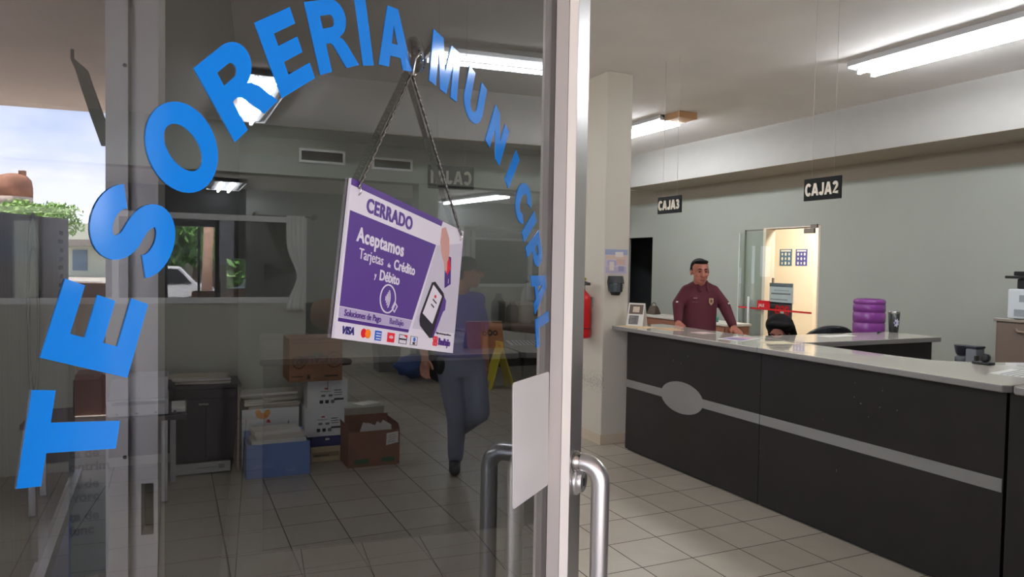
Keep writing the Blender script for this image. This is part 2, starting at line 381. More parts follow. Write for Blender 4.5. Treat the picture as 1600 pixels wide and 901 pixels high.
for (x, y) in ((195, 102), (195, 714)):
    q = rX(x, y, JX); jm.lathe([(.0035, -.001), (.0035, .0008), (.001, .001)], q, M_INK, 10, axis=-X_)
struct('door_1', jm)
hj = MB().box(HP.x-.10, HP.x-.012, FY-.045, FY+.05, 0, 2.76, M_ALUP).box(HP.x-.10, JX+.10, FY-.045, FY+.05, 2.30, 2.38, M_ALUP).box(HP.x-.10, JX+.10, FY-.045, FY+.05, 2.70, 2.76, M_ALUP)
struct('door_2', hj)
struct('window_5', MB().box(HP.x-.012, JX, FY, FY+.006, 2.38, 2.70, G_FACADE))

# white panel partition with a long window on the left
YP = 6.20
pr = onY(478, 470, YP).x; pzt, pzb = onY(400, 337, YP).z, onY(400, 473, YP).z
pl = -3.6
struct('wall_partition', MB().box(pl, pr, YP, YP+.08, 0, pzb-.0, mat('white_partition_panel', (190, 189, 174), .6, noise=.02)))
wf = MB(); w = .045
wf.box(pl, pr, YP-.012, YP+.09, pzb, pzb+w, M_WFRAME).box(pl, pr, YP-.012, YP+.09, pzt-w, pzt, M_WFRAME)
wf.box(pr-w, pr, YP-.012, YP+.09, pzb+w, pzt-w, M_WFRAME).box(pl, pl+w, YP-.012, YP+.09, pzb+w, pzt-w, M_WFRAME)
m0 = onY(175, 400, YP).x; wf.box(m0, m0+w, YP-.012, YP+.09, pzb+w, pzt-w, M_WFRAME)
struct('window_1', wf)
struct('window_pane', MB().box(pl+w, pr-w, YP+.03, YP+.036, pzb+w, pzt-w, G_WIN))
# second, farther partition with windows
YQ = 11.0
q0, q1 = onY(728, 360, YQ).x, onY(960, 360, YQ).x; qt, qb, qm = onY(790, 356, YQ).z, onY(790, 443, YQ).z, onY(790, 372, YQ).z
struct('wall_partition_far', MB().box(q0, q1, YQ, YQ+.08, 0, qb, mat('white_partition_panel', (190, 189, 174), .6)))
qf = MB(); qf.box(q0, q1, YQ-.01, YQ+.09, qt-.07, qt, M_WFRAME).box(q0, q1, YQ-.01, YQ+.09, qm-.04, qm, M_WFRAME).box(q0, q1, YQ-.01, YQ+.09, qb-.05, qb, M_WFRAME)
for px in (731, 739, 829, 858, 900): xx = onY(px, 400, YQ).x; qf.box(xx-.035, xx+.035, YQ-.012, YQ+.092, qb, qt-.02, M_WFRAME)
struct('window_2', qf)
struct('window_pane_far', MB().box(q0, q1, YQ+.03, YQ+.036, qb, qm, G_WIN))

zpw = rX(135, 442, 7.72).z
struct('wall_parapet', MB().box(7.7, 7.86, -6, .6, -.1, zpw, mat('brick_low_wall', (120, 86, 74), .85, noise=.2, nscale=4)))
# ------------------------------------------------------------------ outside: porch, street
M_PORCH = mat('porch_plaster', (226, 208, 200), .85, noise=.05, nscale=1.2)
M_PAVE = tile_mat('grey_porch_tile', (150, 146, 140), (168, 164, 158), (96, 92, 88), 0, 0, .4, .006, .6)
struct('porch_floor', MB().box(-6, 7.7, -6, FY, -.12, -.005, M_PAVE))
struct('porch_roof', MB().box(-6, 7.65, -6, FY, 3.0, 3.25, M_PORCH))
struct('wall_added_shade', MB().box(1.2, 3.4, -4.0, -3.8, -.1, 3.25, M_PORCH))  # unseen wall added to hold daylight back from the door face
struct('ground', MB().box(-60, 260, -200, -6, -.3, -.1, mat('pale_concrete', (150, 145, 138), .9, noise=.08, nscale=.6)).box(7.7, 260, -6, 60, -.3, -.1, mat('pale_concrete', (150, 145, 138), .9)).box(-60, 7.7, 16, 60, -.3, -.1, mat('pale_concrete', (176, 170, 160), .9)))
# ------------------------------------------------------------------ the glass door
S0, ZC = -.570, 1.4178                                     # centre of the arc of lettering on the pane
FRD = (PS.copy(), U, ZZ)                                    # frame: x along the leaf, y up, z out towards the street
door = thing('glass_door', 'tinted glass door with aluminium stile, swung open, blue arched lettering across its pane', 'door', (HP.x, HP.y, 0))
DZ0, DZ1 = .012, 2.285
SL, SR = -1.09, -.062
def sn(mb, pts, m, z0=DZ0, z1=DZ1):                         # profile in (s, n) run up the door
    fr = (Vector((PS.x, PS.y, 0)), U, NRM)                  # ez = U x N = -Z
    return mb.prism(pts, fr, -z1, -z0, m)
# free-edge stile: flat face, chamfered glazing bead, box behind
mb = MB()
sn(mb, [(-.124, -.030), (SR, -.030), (SR, .030), (-.124, .030)][::1], M_ALU)
mb.build('stile', door, bevel=.0015)
mb = MB(); sn(mb, [(-.1455, .0005), (-.1245, .0005), (-.1245, .0195), (-.1405, .0195)], mat('shaded_bead_tone', (178, 170, 164), .45))  # bead side coloured darker to stand for its shaded face
sn(mb, [(-.1395, .0202), (-.1245, .0202), (-.1245, .0302), (-.1252, .0302)], mat('lit_chamfer_tone', (250, 243, 234), .35))  # chamfer coloured near white to stand for daylight catching it
sn(mb, [(-.1245, -.0285), (-.1245, -.0075), (-.148, -.0075), (-.132, -.0165)], M_ALUP)
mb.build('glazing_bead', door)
mb = MB(); sn(mb, [(SL, -.030), (SL+.055, -.030), (SL+.055, .030), (SL, .030)], M_ALU); mb.build('stile', door, bevel=.0015)
for (a, b) in ((DZ0, .16), (2.215, DZ1)):
    mb = MB(); sn(mb, [(SL+.0555, -.027), (-.1245, -.027), (-.1245, .027), (SL+.0555, .027)], M_ALU, a, b); mb.build('rail', door)
mb = MB(); sn(mb, [(SL+.055, -.007), (-.126, -.007), (-.126, 0), (SL+.055, 0)], G_DOOR, .161, 2.214); mb.build('glass_pane', door)
# pull handles, one on each face: bent tube with two round roses
def handle(sg, s, zt, zb, off, drop):
    m = MB(); r = .0150; n0 = sg*.030
    pts = [dl(s, n0, zt)]
    k = .030
    pts += [dl(s, n0+sg*(off-k), zt)]
    for i in range(1, 7):
        a = PI/2*i/6; pts.append(dl(s, n0+sg*(off-k+k*math.sin(a)), zt-k+k*math.cos(a)))
    for i in range(0, 7):
        a = PI/2*i/6; pts.append(dl(s, n0+sg*(off-k+k*math.cos(a)), zb+k-k*math.sin(a)))
    pts += [dl(s, n0, zb)]
    m.tube(pts, r, mat('polished_aluminium_tube', (216, 214, 212), .33, .9), 20)
    h = m.build('pull_handle', door)
    for z in (zt, zb):
        MB().lathe([(.0175, 0), (.0175, .006), (.0155, .008), (.0155, .012)], dl(s, n0, z), M_CHROME, 24, axis=NRM*sg).build('handle_rose', h)
handle(1, -.098, 1.262, .985, .045, 0)
handle(-1, -.094, 1.262, .985, .097, 0)
ls, lz = -.090, leaf(903, 747, .03)[1]
lk = MB(); lk.lathe([(.0235, 0), (.0235, .004), (.021, .007), (.018, .0075), (.018, .013), (.0155, .0150), (.0145, .0135), (.0001, .0135)], dl(ls, .030, lz), M_ALU, 32, axis=NRM)
lo = lk.build('lock_cylinder', door)
kh = MB(); kf = (dl(ls, .0436, lz), U, ZZ); kh.quad(kf, -.0016, -.0075, .0016, .0055, 0, .0012, M_INK); kh.build('keyhole', lo)
# white sticker left blank
p = [leaf(x, y) for x, y in ((800.5, 796), (855, 757), (857, 580), (801, 598))]
def roundpoly(ps, r, k=5):
    out = []; n = len(ps); ps = [Vector((a, b)) for a, b in ps]
    for i, c in enumerate(ps):
        a = (ps[i-1]-c).normalized(); b = (ps[(i+1) % n]-c).normalized()
        p0, p2 = c+a*r, c+b*r
        for j in range(k+1):
            t = j/k; q = p0*(1-t)**2+c*(2*t*(1-t))+p2*t*t; out.append((q.x, q.y))
    return out
MB().prism(roundpoly(p, .006), FRD, .0002, .0012, M_STK).build('blank_sticker', door, label='blank white rounded sticker')

# lettering -------------------------------------------------------------
def arc(cx_, cy_, rx, ry, a0, a1, n=18):
    return [(cx_+rx*math.cos(math.radians(a0+(a1-a0)*i/n)), cy_+ry*math.sin(math.radians(a0+(a1-a0)*i/n))) for i in range(n+1)]
def stroke(pts, w):
    L, R = [], []
    for i, p in enumerate(pts):
        a, b = pts[max(i-1, 0)], pts[min(i+1, len(pts)-1)]
        dx, dy = b[0]-a[0], b[1]-a[1]; l = math.hypot(dx, dy); nx, ny = -dy/l*w/2, dx/l*w/2
        L.append((p[0]+nx, p[1]+ny)); R.append((p[0]-nx, p[1]-ny))
    return L+R[::-1]
GL = {
 'T': [[(0,1),(0,.765),(.31,.765),(.31,0),(.60,0),(.60,.765),(.91,.765),(.91,1)]],
 'E': [[(0,0),(.82,0),(.82,.225),(.29,.225),(.29,.40),(.74,.40),(.74,.615),(.29,.615),(.29,.78),(.79,.78),(.79,1),(0,1)]],
 'I': [[(0,0),(.30,0),(.30,1),(0,1)]],
 'L': [[(0,0),(.77,0),(.77,.225),(.29,.225),(.29,1),(0,1)]],
 'N': [[(0,0),(.27,0),(.27,.55),(.64,0),(.91,0),(.91,1),(.64,1),(.64,.45),(.27,1),(0,1)]],
 'M': [[(0,0),(.26,0),(.26,.70),(.44,0),(.69,0),(.87,.70),(.87,0),(1.13,0),(1.13,1),(.73,1),(.565,.40),(.40,1),(0,1)]],
 'A': [[(0,0),(.30,0),(.365,.19),(.705,.19),(.77,0),(1.07,0),(.70,1),(.37,1)], [(.435,.40),(.635,.40),(.535,.72)]],
 'U': [[(0,1)]+arc(.46,.40,.46,.42,180,360)+[(.92,1),(.63,1)]+arc(.46,.40,.17,.20,360,180)+[(.29,1)]],
 'O': [arc(.50,.5,.50,.53,0,360,40)[:-1], arc(.50,.5,.215,.31,0,360,32)[:-1]],
 'C': [arc(.49,.5,.49,.53,38,322,36)+arc(.49,.5,.20,.30,315,45,28)],
 'R': [[(0,0),(.29,0),(.29,.40),(.40,.40)]+[(.47,.36),(.69,0),(1.03,0),(.83,.32),(.74,.42),(.66,.455)]+arc(.58,.725,.35,.275,-70,90,14)+[(0,1)], [(.29,.615),(.29,.79),(.50,.79)]+arc(.52,.7025,.10,.0875,80,-80,8)+[(.50,.615)]],
 'P': [[(0,0),(.29,0),(.29,.37),(.50,.37)]+arc(.52,.685,.35,.315,-88,90,16)+[(0,1)], [(.29,.59),(.29,.78),(.46,.78)]+arc(.47,.685,.10,.095,85,-85,8)+[(.46,.59)]],
 'S': [stroke(arc(.44,.70,.29,.20,22,262,22)[:-1]+arc(.44,.30,.30,.20,82,-158,22)[0:], .255)],
}
R0, R1 = .3640, .4220; HL = R1-R0
for word in (('TESORERIA', (-80.5,-71.3,-62.0,-51.9,-41.3,-32.0,-22.2,-15.0,-7.3)), ('MUNICIPAL', (8.3,19.8,31.1,40.4,49.0,55.2,62.0,70.3,80.0))):
    for ch, ang in zip(*word):
        g = GL[ch]; w_ = max(q[0] for q in g[0]); a = math.radians(ang)
        ex = U*math.cos(a)-ZZ*math.sin(a); ey = U*math.sin(a)+ZZ*math.cos(a)
        o = dl(S0, 0, ZC)+ey*R0
        m = MB(); m.shape([[((x-w_/2)*HL, y*HL) for x, y in lp] for lp in g], (o, ex, ey), .0002, .0009, M_BLUEV)
        m.build('vinyl_letter', door, label='blue vinyl letter %s' % ch)

# ------------------------------------------------------------------ suction hook and the hanging sign behind the pane
nG = 0.0
cs, cz = leaf(649, 86, nG)
hook = thing('suction_hook', 'clear suction cup with metal hook stuck on the glass between the two words', 'hook', dl(cs, nG, cz))
M_CLEARP = glass('clear_rubber', (.62, .61, .60), .05)
MB().lathe([(.0185, .0012), (.0185, .0017), (.012, .0028), (.006, .0040), (.005, .0065), (.0001, .0065)], dl(cs, nG, cz), M_CLEARP, 28, axis=NRM).build('suction_cup', hook)
hs_, hz_ = leaf(644, 114, .0036)
MB().tube([dl(cs-.004, .0066, cz+.003), dl(cs-.004, .0090, cz+.002), dl(hs_, .0075, cz-.008), dl(hs_, .0048, hz_-.002), dl(hs_, .0060, hz_-.004), dl(hs_, .0085, hz_-.001)], .0011, M_CHROME, 8).build('metal_hook', hook)

NS = .0036
def sp(x, y): s, z = leaf(x, y, NS); return dl(s, NS, z)
tl, tr, bl, br = sp(553, 282), sp(725, 360), sp(518, 525), sp(707, 553)
cen = (tl+tr+bl+br)/4
ex = ((tr-tl)+(br-bl)); SW = ex.length/2; ex.normalize()
ey = NRM.cross(ex); SH = ((tl-bl).length+(tr-br).length)/2
SO = cen-ex*SW/2-ey*SH/2                                     # lower left corner of the sign
sign = thing('closed_sign', 'purple and white CERRADO payment sign hung tilted on a chain on the door glass', 'sign', cen)
MP = mat('sign_purple', (84, 54, 132), .4); MPD = mat('sign_dark_purple', (72, 38, 122), .4)
MSW = mat('sign_white', (212, 208, 216), .4); MSG = mat('sign_pale_grey', (190, 186, 198), .4); MLV = mat('sign_lavender', (172, 160, 190), .4)
MSB = mat('sign_black', (34, 30, 40), .35); MSR = mat('sign_red', (214, 28, 44), .4); MSO = mat('sign_orange', (240, 130, 30), .4); MBL = mat('sign_blue', (30, 92, 190), .4)
MNV = mat('sign_navy', (40, 34, 110), .4); MSK = mat('printed_skin', (190, 146, 136), .5)
FS = (SO, ex, ey)
def sv(u, v): return (u*SW, (1-v)*SH)                       # u right, v down, both 0..1
def pv(*q): return [sv(*a) for a in q]
sg = MB()
sg.quad(FS, 0, 0, SW, SH, -.0030, 0, MSW)
L1, L2, L3 = .0004, .0008, .0012
def ply(q, m, h=L1): sg.prism(pv(*q)[::-1], FS, .0001, h, m)
def txt(s, u, v, size, m, bold=0., sx=1., h=L2, spacing=1.0): sg.text(s, (SO+ex*(u*SW)+ey*((1-v)*SH), ex, ey), size*SH, m, .0001, h, bold, sx=sx, spacing=spacing)
ply([(.0, 0), (.765, 0), (.755, .042), (.0, .042)], MP)
ply([(.012, .20), (.72, .20), (.565, .80), (.012, .80)], MP)
ply([(.012, .805), (.563, .805), (.548, .868), (.012, .868)], MLV)
ply([(.012, .872), (.547, .872), (.540, .895), (.012, .895)], MPD)
ply([(.73, .20), (1, .10), (1, .84), (.575, .86)], MSG, .0003)
ply([(.60, .77), (.70, .70), (.84, .76), (.80, .87), (.66, .86)], mat('sign_soft_shadow_print', (180, 174, 194), .4), .00035)
txt('CERRADO', .118, .166, .128, MP, .030, .92, spacing=1.10)
txt('Aceptamos', .075, .372, .128, MSW, .028, .93, spacing=1.06)
txt('Tarjetas', .10, .478, .098, MSW, .002, .90)
txt('de', .315, .478, .045, MSW, .0, .9)
txt('Crédito', .365, .478, .098, MSW, .020, .92)
txt('y', .225, .575, .060, MSW, .0, .9)
txt('Débito', .262, .578, .098, MSW, .020, .92)
txt('Soluciones de Pago', .045, .855, .058, MPD, .016, .93)
txt('BanBajío', .375, .855, .058, MPD, -.004, .93)
# contactless mark: ring, four waves, card
c0 = sv(.345, .69); r_ = .100*SH
sg.shape([arc(c0[0], c0[1], r_, r_, 0, 360, 40)[:-1], arc(c0[0], c0[1], r_*.90, r_*.90, 0, 360, 40)[:-1]], FS, .0001, L2, MSW)
for i in range(4):
    rr_ = r_*(.16+.17*i); sg.prism(stroke(arc(c0[0]-r_*.42, c0[1], rr_, rr_*1.25, -45, 45, 10), r_*.075)[::-1], FS, .0001, L2, MSW)
cc = sv(.40, .735); k = r_*.36
sg.shape([[(cc[0]-k*.9, cc[1]-k*.3), (cc[0]+k*.2, cc[1]-k*1.1), (cc[0]+k*1.1, cc[1]+k*.2), (cc[0]+k*.0, cc[1]+k*1.0)], [(cc[0]-k*.72, cc[1]-k*.27), (cc[0]+k*.17, cc[1]-k*.9), (cc[0]+k*.9, cc[1]+k*.17), (cc[0]+k*.02, cc[1]+k*.80)]], FS, .0001, L3, MSW)
# card marks along the bottom
sg.text('VISA', (SO+ex*(.040*SW)+ey*((1-.965)*SH), ex, ey), .066*SH, MNV, .0001, L2, .03, shear=.25)
for (u, m) in ((.192, MSR), (.222, MSO)):
    q = sv(u, .945); sg.prism(arc(q[0], q[1], .030*SH, .030*SH, 0, 360, 24)[:-1], FS,   .0001, L1 if m is MSR else L2, m)
ply([(.275, .915), (.325, .915), (.325, .98), (.275, .98)], MBL)
for j in range(3): ply([(.283, .928+.018*j), (.318, .928+.018*j), (.318, .935+.018*j), (.283, .935+.018*j)], MSW, L2)
ply([(.372, .915), (.430, .915), (.430, .98), (.372, .98)], MSR)
for j in range(3): q = sv(.401, .958); sg.prism(stroke(arc(q[0], q[1], .008*SH*(j+1), .008*SH*(j+1), 20, 160, 8), .004*SH)[::-1], FS, .0001, L2, MSW)
sg.shape([pv((.468, .915), (.535, .915), (.535, .98), (.468, .98)), pv((.471, .919), (.532, .919), (.532, .976), (.471, .976))], FS, .0001, L1, MSB)
ply([(.50, .915), (.535, .915), (.535, .935)], MSR, L2); ply([(.471, .942), (.531, .942), (.531, .953), (.471, .953)], MSB, L2)
sg.shape([pv((.568, .915), (.630, .915), (.630, .98), (.568, .98)), pv((.570, .918), (.628, .918), (.628, .977), (.570, .977))], FS, .0001, L1, MSB)
q = sv(.603, .937); sg.prism(arc(q[0], q[1], .016*SH, .016*SH, 0, 360, 16)[:-1], FS, .0001, L1, MBL); sg.text('DC', (SO+ex*(.590*SW)+ey*((1-.974)*SH), ex, ey), .025*SH, MSB, .0001, L2, .02)
# bank mark and name
for dx in (-.012, .012):
    for dz in (-.018, .018):
        q = sv(.800+dx*.85, .925+dz); sg.shape([arc(q[0], q[1], .019*SH, .020*SH, 0, 360, 20)[:-1], arc(q[0], q[1], .009*SH, .011*SH, 0, 360, 16)[:-1]], FS, .0001, L2, MSR)
txt('BanBajío', .832, .950, .078, MPD, .016, .74)
txt('*Aplican términos y condiciones', .80, .868, .020, MSB, 0, .95)
# printed hand with a card over a payment terminal
sg.prism(pv((.765, .055), (.80, .035), (.845, .11), (.86, .21), (.855, .285), (.84, .30), (.838, .36), (.828, .375), (.815, .31), (.80, .285), (.775, .235), (.76, .16))[::-1], FS, .0001, .0007, MSK)
ply([(.815, .245), (.885, .25), (.905, .46), (.845, .505)], MPD, .00055)
ply([(.838, .27), (.868, .26), (.888, .34), (.86, .40), (.845, .36)], MSR, .00062)
sg.prism(pv((.822, .23), (.842, .24), (.850, .36), (.842, .385), (.832, .35), (.822, .30))[::-1], FS, .0001, .0009, MSK)
sg.text('1', (SO+ex*(.868*SW)+ey*((1-.46)*SH), ex, ey), .05*SH, MSW, .0001, .0007, .02)
sg.prism(pv((.715, .49), (.745, .478), (.838, .545), (.862, .60), (.862, .66), (.770, .905), (.742, .91), (.640, .83), (.630, .79), (.632, .745))[::-1], FS, .0001, .0006, MSB)
sg.prism(pv((.845, .57), (.872, .60), (.868, .675), (.850, .69), (.775, .90), (.765, .89))[::-1], FS, .0001, .0008, MP)
sg.prism(pv((.728, .505), (.822, .575), (.752, .80), (.652, .735))[::-1], FS, .0001, .0010, MSW)
q = sv(.755, .59); sg.prism(arc(q[0], q[1], .014*SH, .012*SH, 0, 360, 12)[:-1], FS, .0001, .0014, MSR)
ply([(.735, .61), (.772, .635), (.770, .645), (.733, .62)], MSB, .0014); ply([(.722, .65), (.752, .67), (.750, .68), (.720, .66)], MSB, .0014)
sg.build('printed_panel', sign)
def chain(p0, p1, n):
    m = MB(); d = (p1-p0)/n; L = d.length; t = d.normalized()
    for i in range(n):
        c = p0+d*(i+.5); side = t.cross(NRM).normalized() if i % 2 == 0 else NRM
        side = (side*.8+(NRM if i % 2 == 0 else t.cross(NRM).normalized())*.6).normalized()
        pts = [c+t*(math.cos(2*PI*j/12)*L*.72)+side*(math.sin(2*PI*j/12)*L*.40) for j in range(12)]
        m.tube(pts, .0012, mat('chain_steel', (128, 126, 122), .25, 1.0), 6, closed=True)
    return m.build('chain', sign)
hs_, hz_ = leaf(644, 114, NS); hk = dl(hs_, .0034, hz_)
cl = SO+ex*(.055*SW)+ey*(.945*SH)+NRM*.0008; crr = SO+ex*(.965*SW)+ey*(.945*SH)+NRM*.0008
chain(hk, cl+ZZ*.003, 27); chain(hk, crr+ZZ*.003, 42)
for c in (cl, crr):
    mb_ = MB(); mb_.tube([c+ZZ*(.005*math.sin(2*PI*j/12))+NRM*(.005*math.cos(2*PI*j/12)-.003) for j in range(12)], .0007, M_CHROME, 6, closed=True); mb_.build('ring', sign)
# ------------------------------------------------------------------ ceiling lights
M_TUBE = emat('lit_fluorescent_tube', (.92, .96, 1.0), TUBE_STRENGTH)
M_HOUS = mat('white_light_housing', (222, 222, 224), .35)
M_TAN = mat('tan_end_cover', (206, 160, 116), .6)
LW_ = .36
def ceiling_light(x, y, z, L, label, along='Y', cap=None, w=LW_, rot=0.0, grp='fluorescent ceiling lights'):
    t = thing('ceiling_light', label, 'ceiling light', (x, y, z), grp)
    R = Matrix.Translation((x, y, z)) @ Matrix.Rotation((PI/2 if along == 'X' else 0)+rot, 4, 'Z')
    h = MB(); a, b = w/2, w/2-.07
    vs = [R @ Vector(p) for p in ((-b, -L/2, -.055), (b, -L/2, -.055), (b, L/2, -.055), (-b, L/2, -.055), (-a, -L/2, -.002), (a, -L/2, -.002), (a, L/2, -.002), (-a, L/2, -.002))]
    h.hexa(vs, M_HOUS)
    for s in (-1, 1):                                      # turned-down lips along both edges
        c = [Vector((s*a, -L/2, -.002)), Vector((s*(a-.004), -L/2, -.002)), Vector((s*(a-.004), L/2, -.002)), Vector((s*a, L/2, -.002))]
        lo = [p+Vector((s*.006, 0, -.045)) for p in c]
        q = [R @ p for p in lo]+[R @ p for p in c]
        h.hexa(q if s < 0 else [q[1], q[0], q[3], q[2], q[5], q[4], q[7], q[6]], M_HOUS)
    for s in (-1, 1): h.box(-a, a, s*(L/2-.004)-.004, s*(L/2-.004)+.004, -.062, -.002, M_HOUS, R)
    h.build('housing', t)
    for s in (-1, 1):
        mb = MB(); p0, p1 = R @ Vector((s*.085, -L/2+.02, -.085)), R @ Vector((s*.085, L/2-.02, -.085))
        mb.tube([p0, p1], .0165, M_TUBE, 14); tu = mb.build('tube', t)
        for e in (-1, 1): MB().box(s*.085-.02, s*.085+.02, e*(L/2-.03)-.008, e*(L/2-.03)+.008, -.104, -.05, M_HOUS, R).build('lamp_holder', t)
    if cap:
        mb = MB(); mb.box(-.12, .12, -L/2-.26, -L/2-.006, -.07, -.002, M_TAN, R); mb.build('end_cover', t, label='tan end cover')
    return t
ceiling_light(5.16, 3.06, CH, 2.44, 'long lit fluorescent light on the ceiling above the near counter, largest in view')
ceiling_light(5.12, 7.95, CH, 2.44, 'lit fluorescent light with tan end cover partly behind the cream column', cap=True)
for k_, (x, y) in enumerate(((.8, 3.06), (-3.4, 3.06), (-3.4, 7.9))):  # unseen fixtures on the row spacing, added to brighten the hall
    ceiling_light(x, y, CH, 2.44, ('added unseen fluorescent light over the left of the hall, in front of the partition', 'added unseen fluorescent light at the far left of the hall near the shop front', 'added unseen fluorescent light at the far left above the partition')[k_])
la, lb = onZ(412, 118, CH-.06), onZ(384, 190, CH-.06)
ceiling_light((la.x+lb.x)/2, (la.y+lb.y)/2, CH, abs(la.y-lb.y), 'lit ceiling light seen through the glass behind the letters R and E', w=.5)
ld, le = onZ(353, 285, 2.80), onZ(350, 301, 2.80)
ceiling_light((ld.x+le.x)/2, 13.2, 2.86, 1.6, 'small far twin-tube ceiling light seen above the partition window', w=.55)
lf, lg = onZ(690, 320, 2.78), onZ(780, 309, 2.78)
ceiling_light((lf.x+lg.x)/2, (lf.y+lg.y)/2-.3, 2.86, (lf-lg).length*.98, 'far ceiling light seen beside the right chain of the sign', along='Y', w=.4, rot=-math.atan2(lg.x-lf.x, lg.y-lf.y))

# ------------------------------------------------------------------ counters
CX = 3.564
fr_c = (Vector((CX, 0, 0)), -Y_, ZZ)                        # front plane: x runs towards the viewer, z out (-X)
def counter_module(name, label, y0, y1, stripe, oval=None, depth=.50, z=1.0235, scuffs=()):
    t = thing(name, label, 'counter', (CX+depth/2, (y0+y1)/2, 0), 'dark reception counter units')
    MB().box(CX, CX+.03, y0, y1, 0.012, z, M_DARKLAM).build('front_panel', t, bevel=.002)
    MB().box(CX+.03, CX+depth, y0, y0+.025, .012, z, M_DARKLAM).build('side_panel', t); MB().box(CX+.03, CX+depth, y1-.025, y1, .012, z, M_DARKLAM).build('side_panel', t)
    MB().box(CX+.03, CX+depth, y0+.025, y1-.025, .60, .625, M_DARKLAM).build('shelf', t)
    MB().box(CX+.02, CX+depth-.03, y0+.01, y1-.01, 0, .012, M_BLACK).build('plinth', t)
    if stripe:
        mb = MB(); z0, z1 = .545, .61
        a, b = -stripe[1], -stripe[0]
        if oval:
            oc, rx, ry = oval; zc = (z0+z1)/2; pts = []
            th = math.asin((z1-z0)/2/ry); xo = rx*math.cos(th)
            top = [(-oc+rx*math.cos(PI-th-(PI-2*th)*i/18), zc+ry*math.sin(PI-th-(PI-2*th)*i/18)) for i in range(19)]
            bot = [(-oc+rx*math.cos(-th-(PI-2*th)*i/18), zc+ry*math.sin(-th-(PI-2*th)*i/18)) for i in range(19)]
            poly = [(a, z0), (a, z1)]+top+[(b, z1), (b, z0)]+bot
            poly = poly[::-1]
        else: poly = [(a, z0), (b, z0), (b, z1), (a, z1)]
        mb.prism(poly, fr_c, .0003, .0022, M_GREYLAM); mb.build('stripe_inlay', t, label='grey stripe inlay')
    if scuffs:
        for (px, py, w, h) in scuffs:
            p = onX(px, py, CX); MB().prism([(-p.y+w*.0018*math.cos(2*PI*i/7+px)*(1+.3*math.sin(3*i+py)), p.z+h*.0018*math.sin(2*PI*i/7)*(1+.25*math.sin(2*i+px))) for i in range(7)], fr_c, .0002, .0008, mat('pale_scuff', (104, 98, 92), .7)).build('scuff_mark', t)
    return t
counter_module('counter_unit', 'dark brown counter unit with grey stripe and oval beside the cream column', 3.676, 5.25, (3.676, 5.25), (4.50, .255, .122), scuffs=((1075, 556, 2, 4), (1064, 567, 2, 4), (1052, 563, 1.5, 5), (1045, 552, 1, 1.5), (1067, 540, 1, 1), (1066, 582, 1, 2)))
counter_module('counter_unit', 'dark brown counter unit with plain grey stripe, nearest the viewer in the doorway', 2.10, 3.672, (2.035+.07, 3.672), scuffs=((1188, 615, 1.5, 2), (1187, 690, 1, 2), (1187, 700, 1, 2), (1187, 712, 1, 2), (1336, 598, 1.5, 1.5), (1379, 610, 1.5, 1.5), (1335, 620, 2, 2), (1345, 630, 3, 3), (1375, 636, 3, 3), (1402, 641, 3, 2.5), (1307, 735, 1, 6), (1286, 655, 1.5, 1.5), (1357, 651, 3, 1)))
counter_module('counter_unit', 'plain dark counter unit running out of the picture at the right edge', .62, 2.085, None)
def worktop(label, poly, z=1.06, th=.036):
    t = thing('worktop', label, 'countertop', (sum(p[0] for p in poly)/len(poly), sum(p[1] for p in poly)/len(poly), z))
    fr = (Vector((0, 0, 0)), X_, Y_)
    MB().prism(poly, fr, z-th, z-.0012, M_TOPEDGE).build('edge_band', t, bevel=.006)
    def inset(ps, d):
        c = Vector((sum(p[0] for p in ps)/len(ps), sum(p[1] for p in ps)/len(ps)))
        return [tuple(Vector(p)+(c-Vector(p)).normalized()*d) for p in ps]
    MB().prism(inset(poly, .004), fr, z-.003, z, M_TOP).build('laminate_top', t, label='glossy cream laminate top')
    return t
def rnd(ps, r): return roundpoly(ps, r, 5)
worktop('glossy cream worktop whose far end reaches past the cream column', [(3.525, 3.68), (4.075, 3.68), (4.075, 5.44), (3.525, 5.44)])
worktop('cream worktop flaring wider at its near corner, above the plain striped counter', [(3.525, 2.10), (3.56, 2.075), (5.1, 2.075), (5.1, 2.36), (4.52, 2.59), (4.25, 2.70), (4.09, 2.84), (4.06, 3.05), (4.06, 3.676), (3.525, 3.676)])
worktop('cream worktop at the right edge of the picture carrying the printed sheets', [(3.525, .60), (4.9, .60), (4.9, 2.068), (3.56, 2.068), (3.525, 2.04)])
# return counter
rt_ = thing('return_counter', 'dark return counter with cream top behind the main counter, tumbler standing on it', 'counter', (4.85, 4.05, 0))
MB().box(4.10, 5.545, 3.86, 3.885, .012, 1.022, M_DARKLAM).build('front_panel', rt_, bevel=.002)
MB().box(5.52, 5.545, 3.885, 4.25, .012, 1.022, M_DARKLAM).build('side_panel', rt_); MB().box(4.10, 4.125, 3.885, 4.25, .012, 1.022, M_DARKLAM).build('side_panel', rt_)
MB().box(4.125, 5.52, 3.885, 4.23, 0, .012, M_BLACK).build('plinth', rt_)
rp = [(4.08, 3.80), (5.60, 3.82), (5.60, 4.30), (4.08, 4.30)]
MB().prism(rp, (Vector((0, 0, 0)), X_, Y_), 1.022, 1.0588, M_TOPEDGE).build('edge_band', rt_, bevel=.004)
MB().box(4.084, 5.596, 3.824, 4.296, 1.057, 1.06, M_TOP).build('laminate_top', rt_, label='glossy cream laminate top')

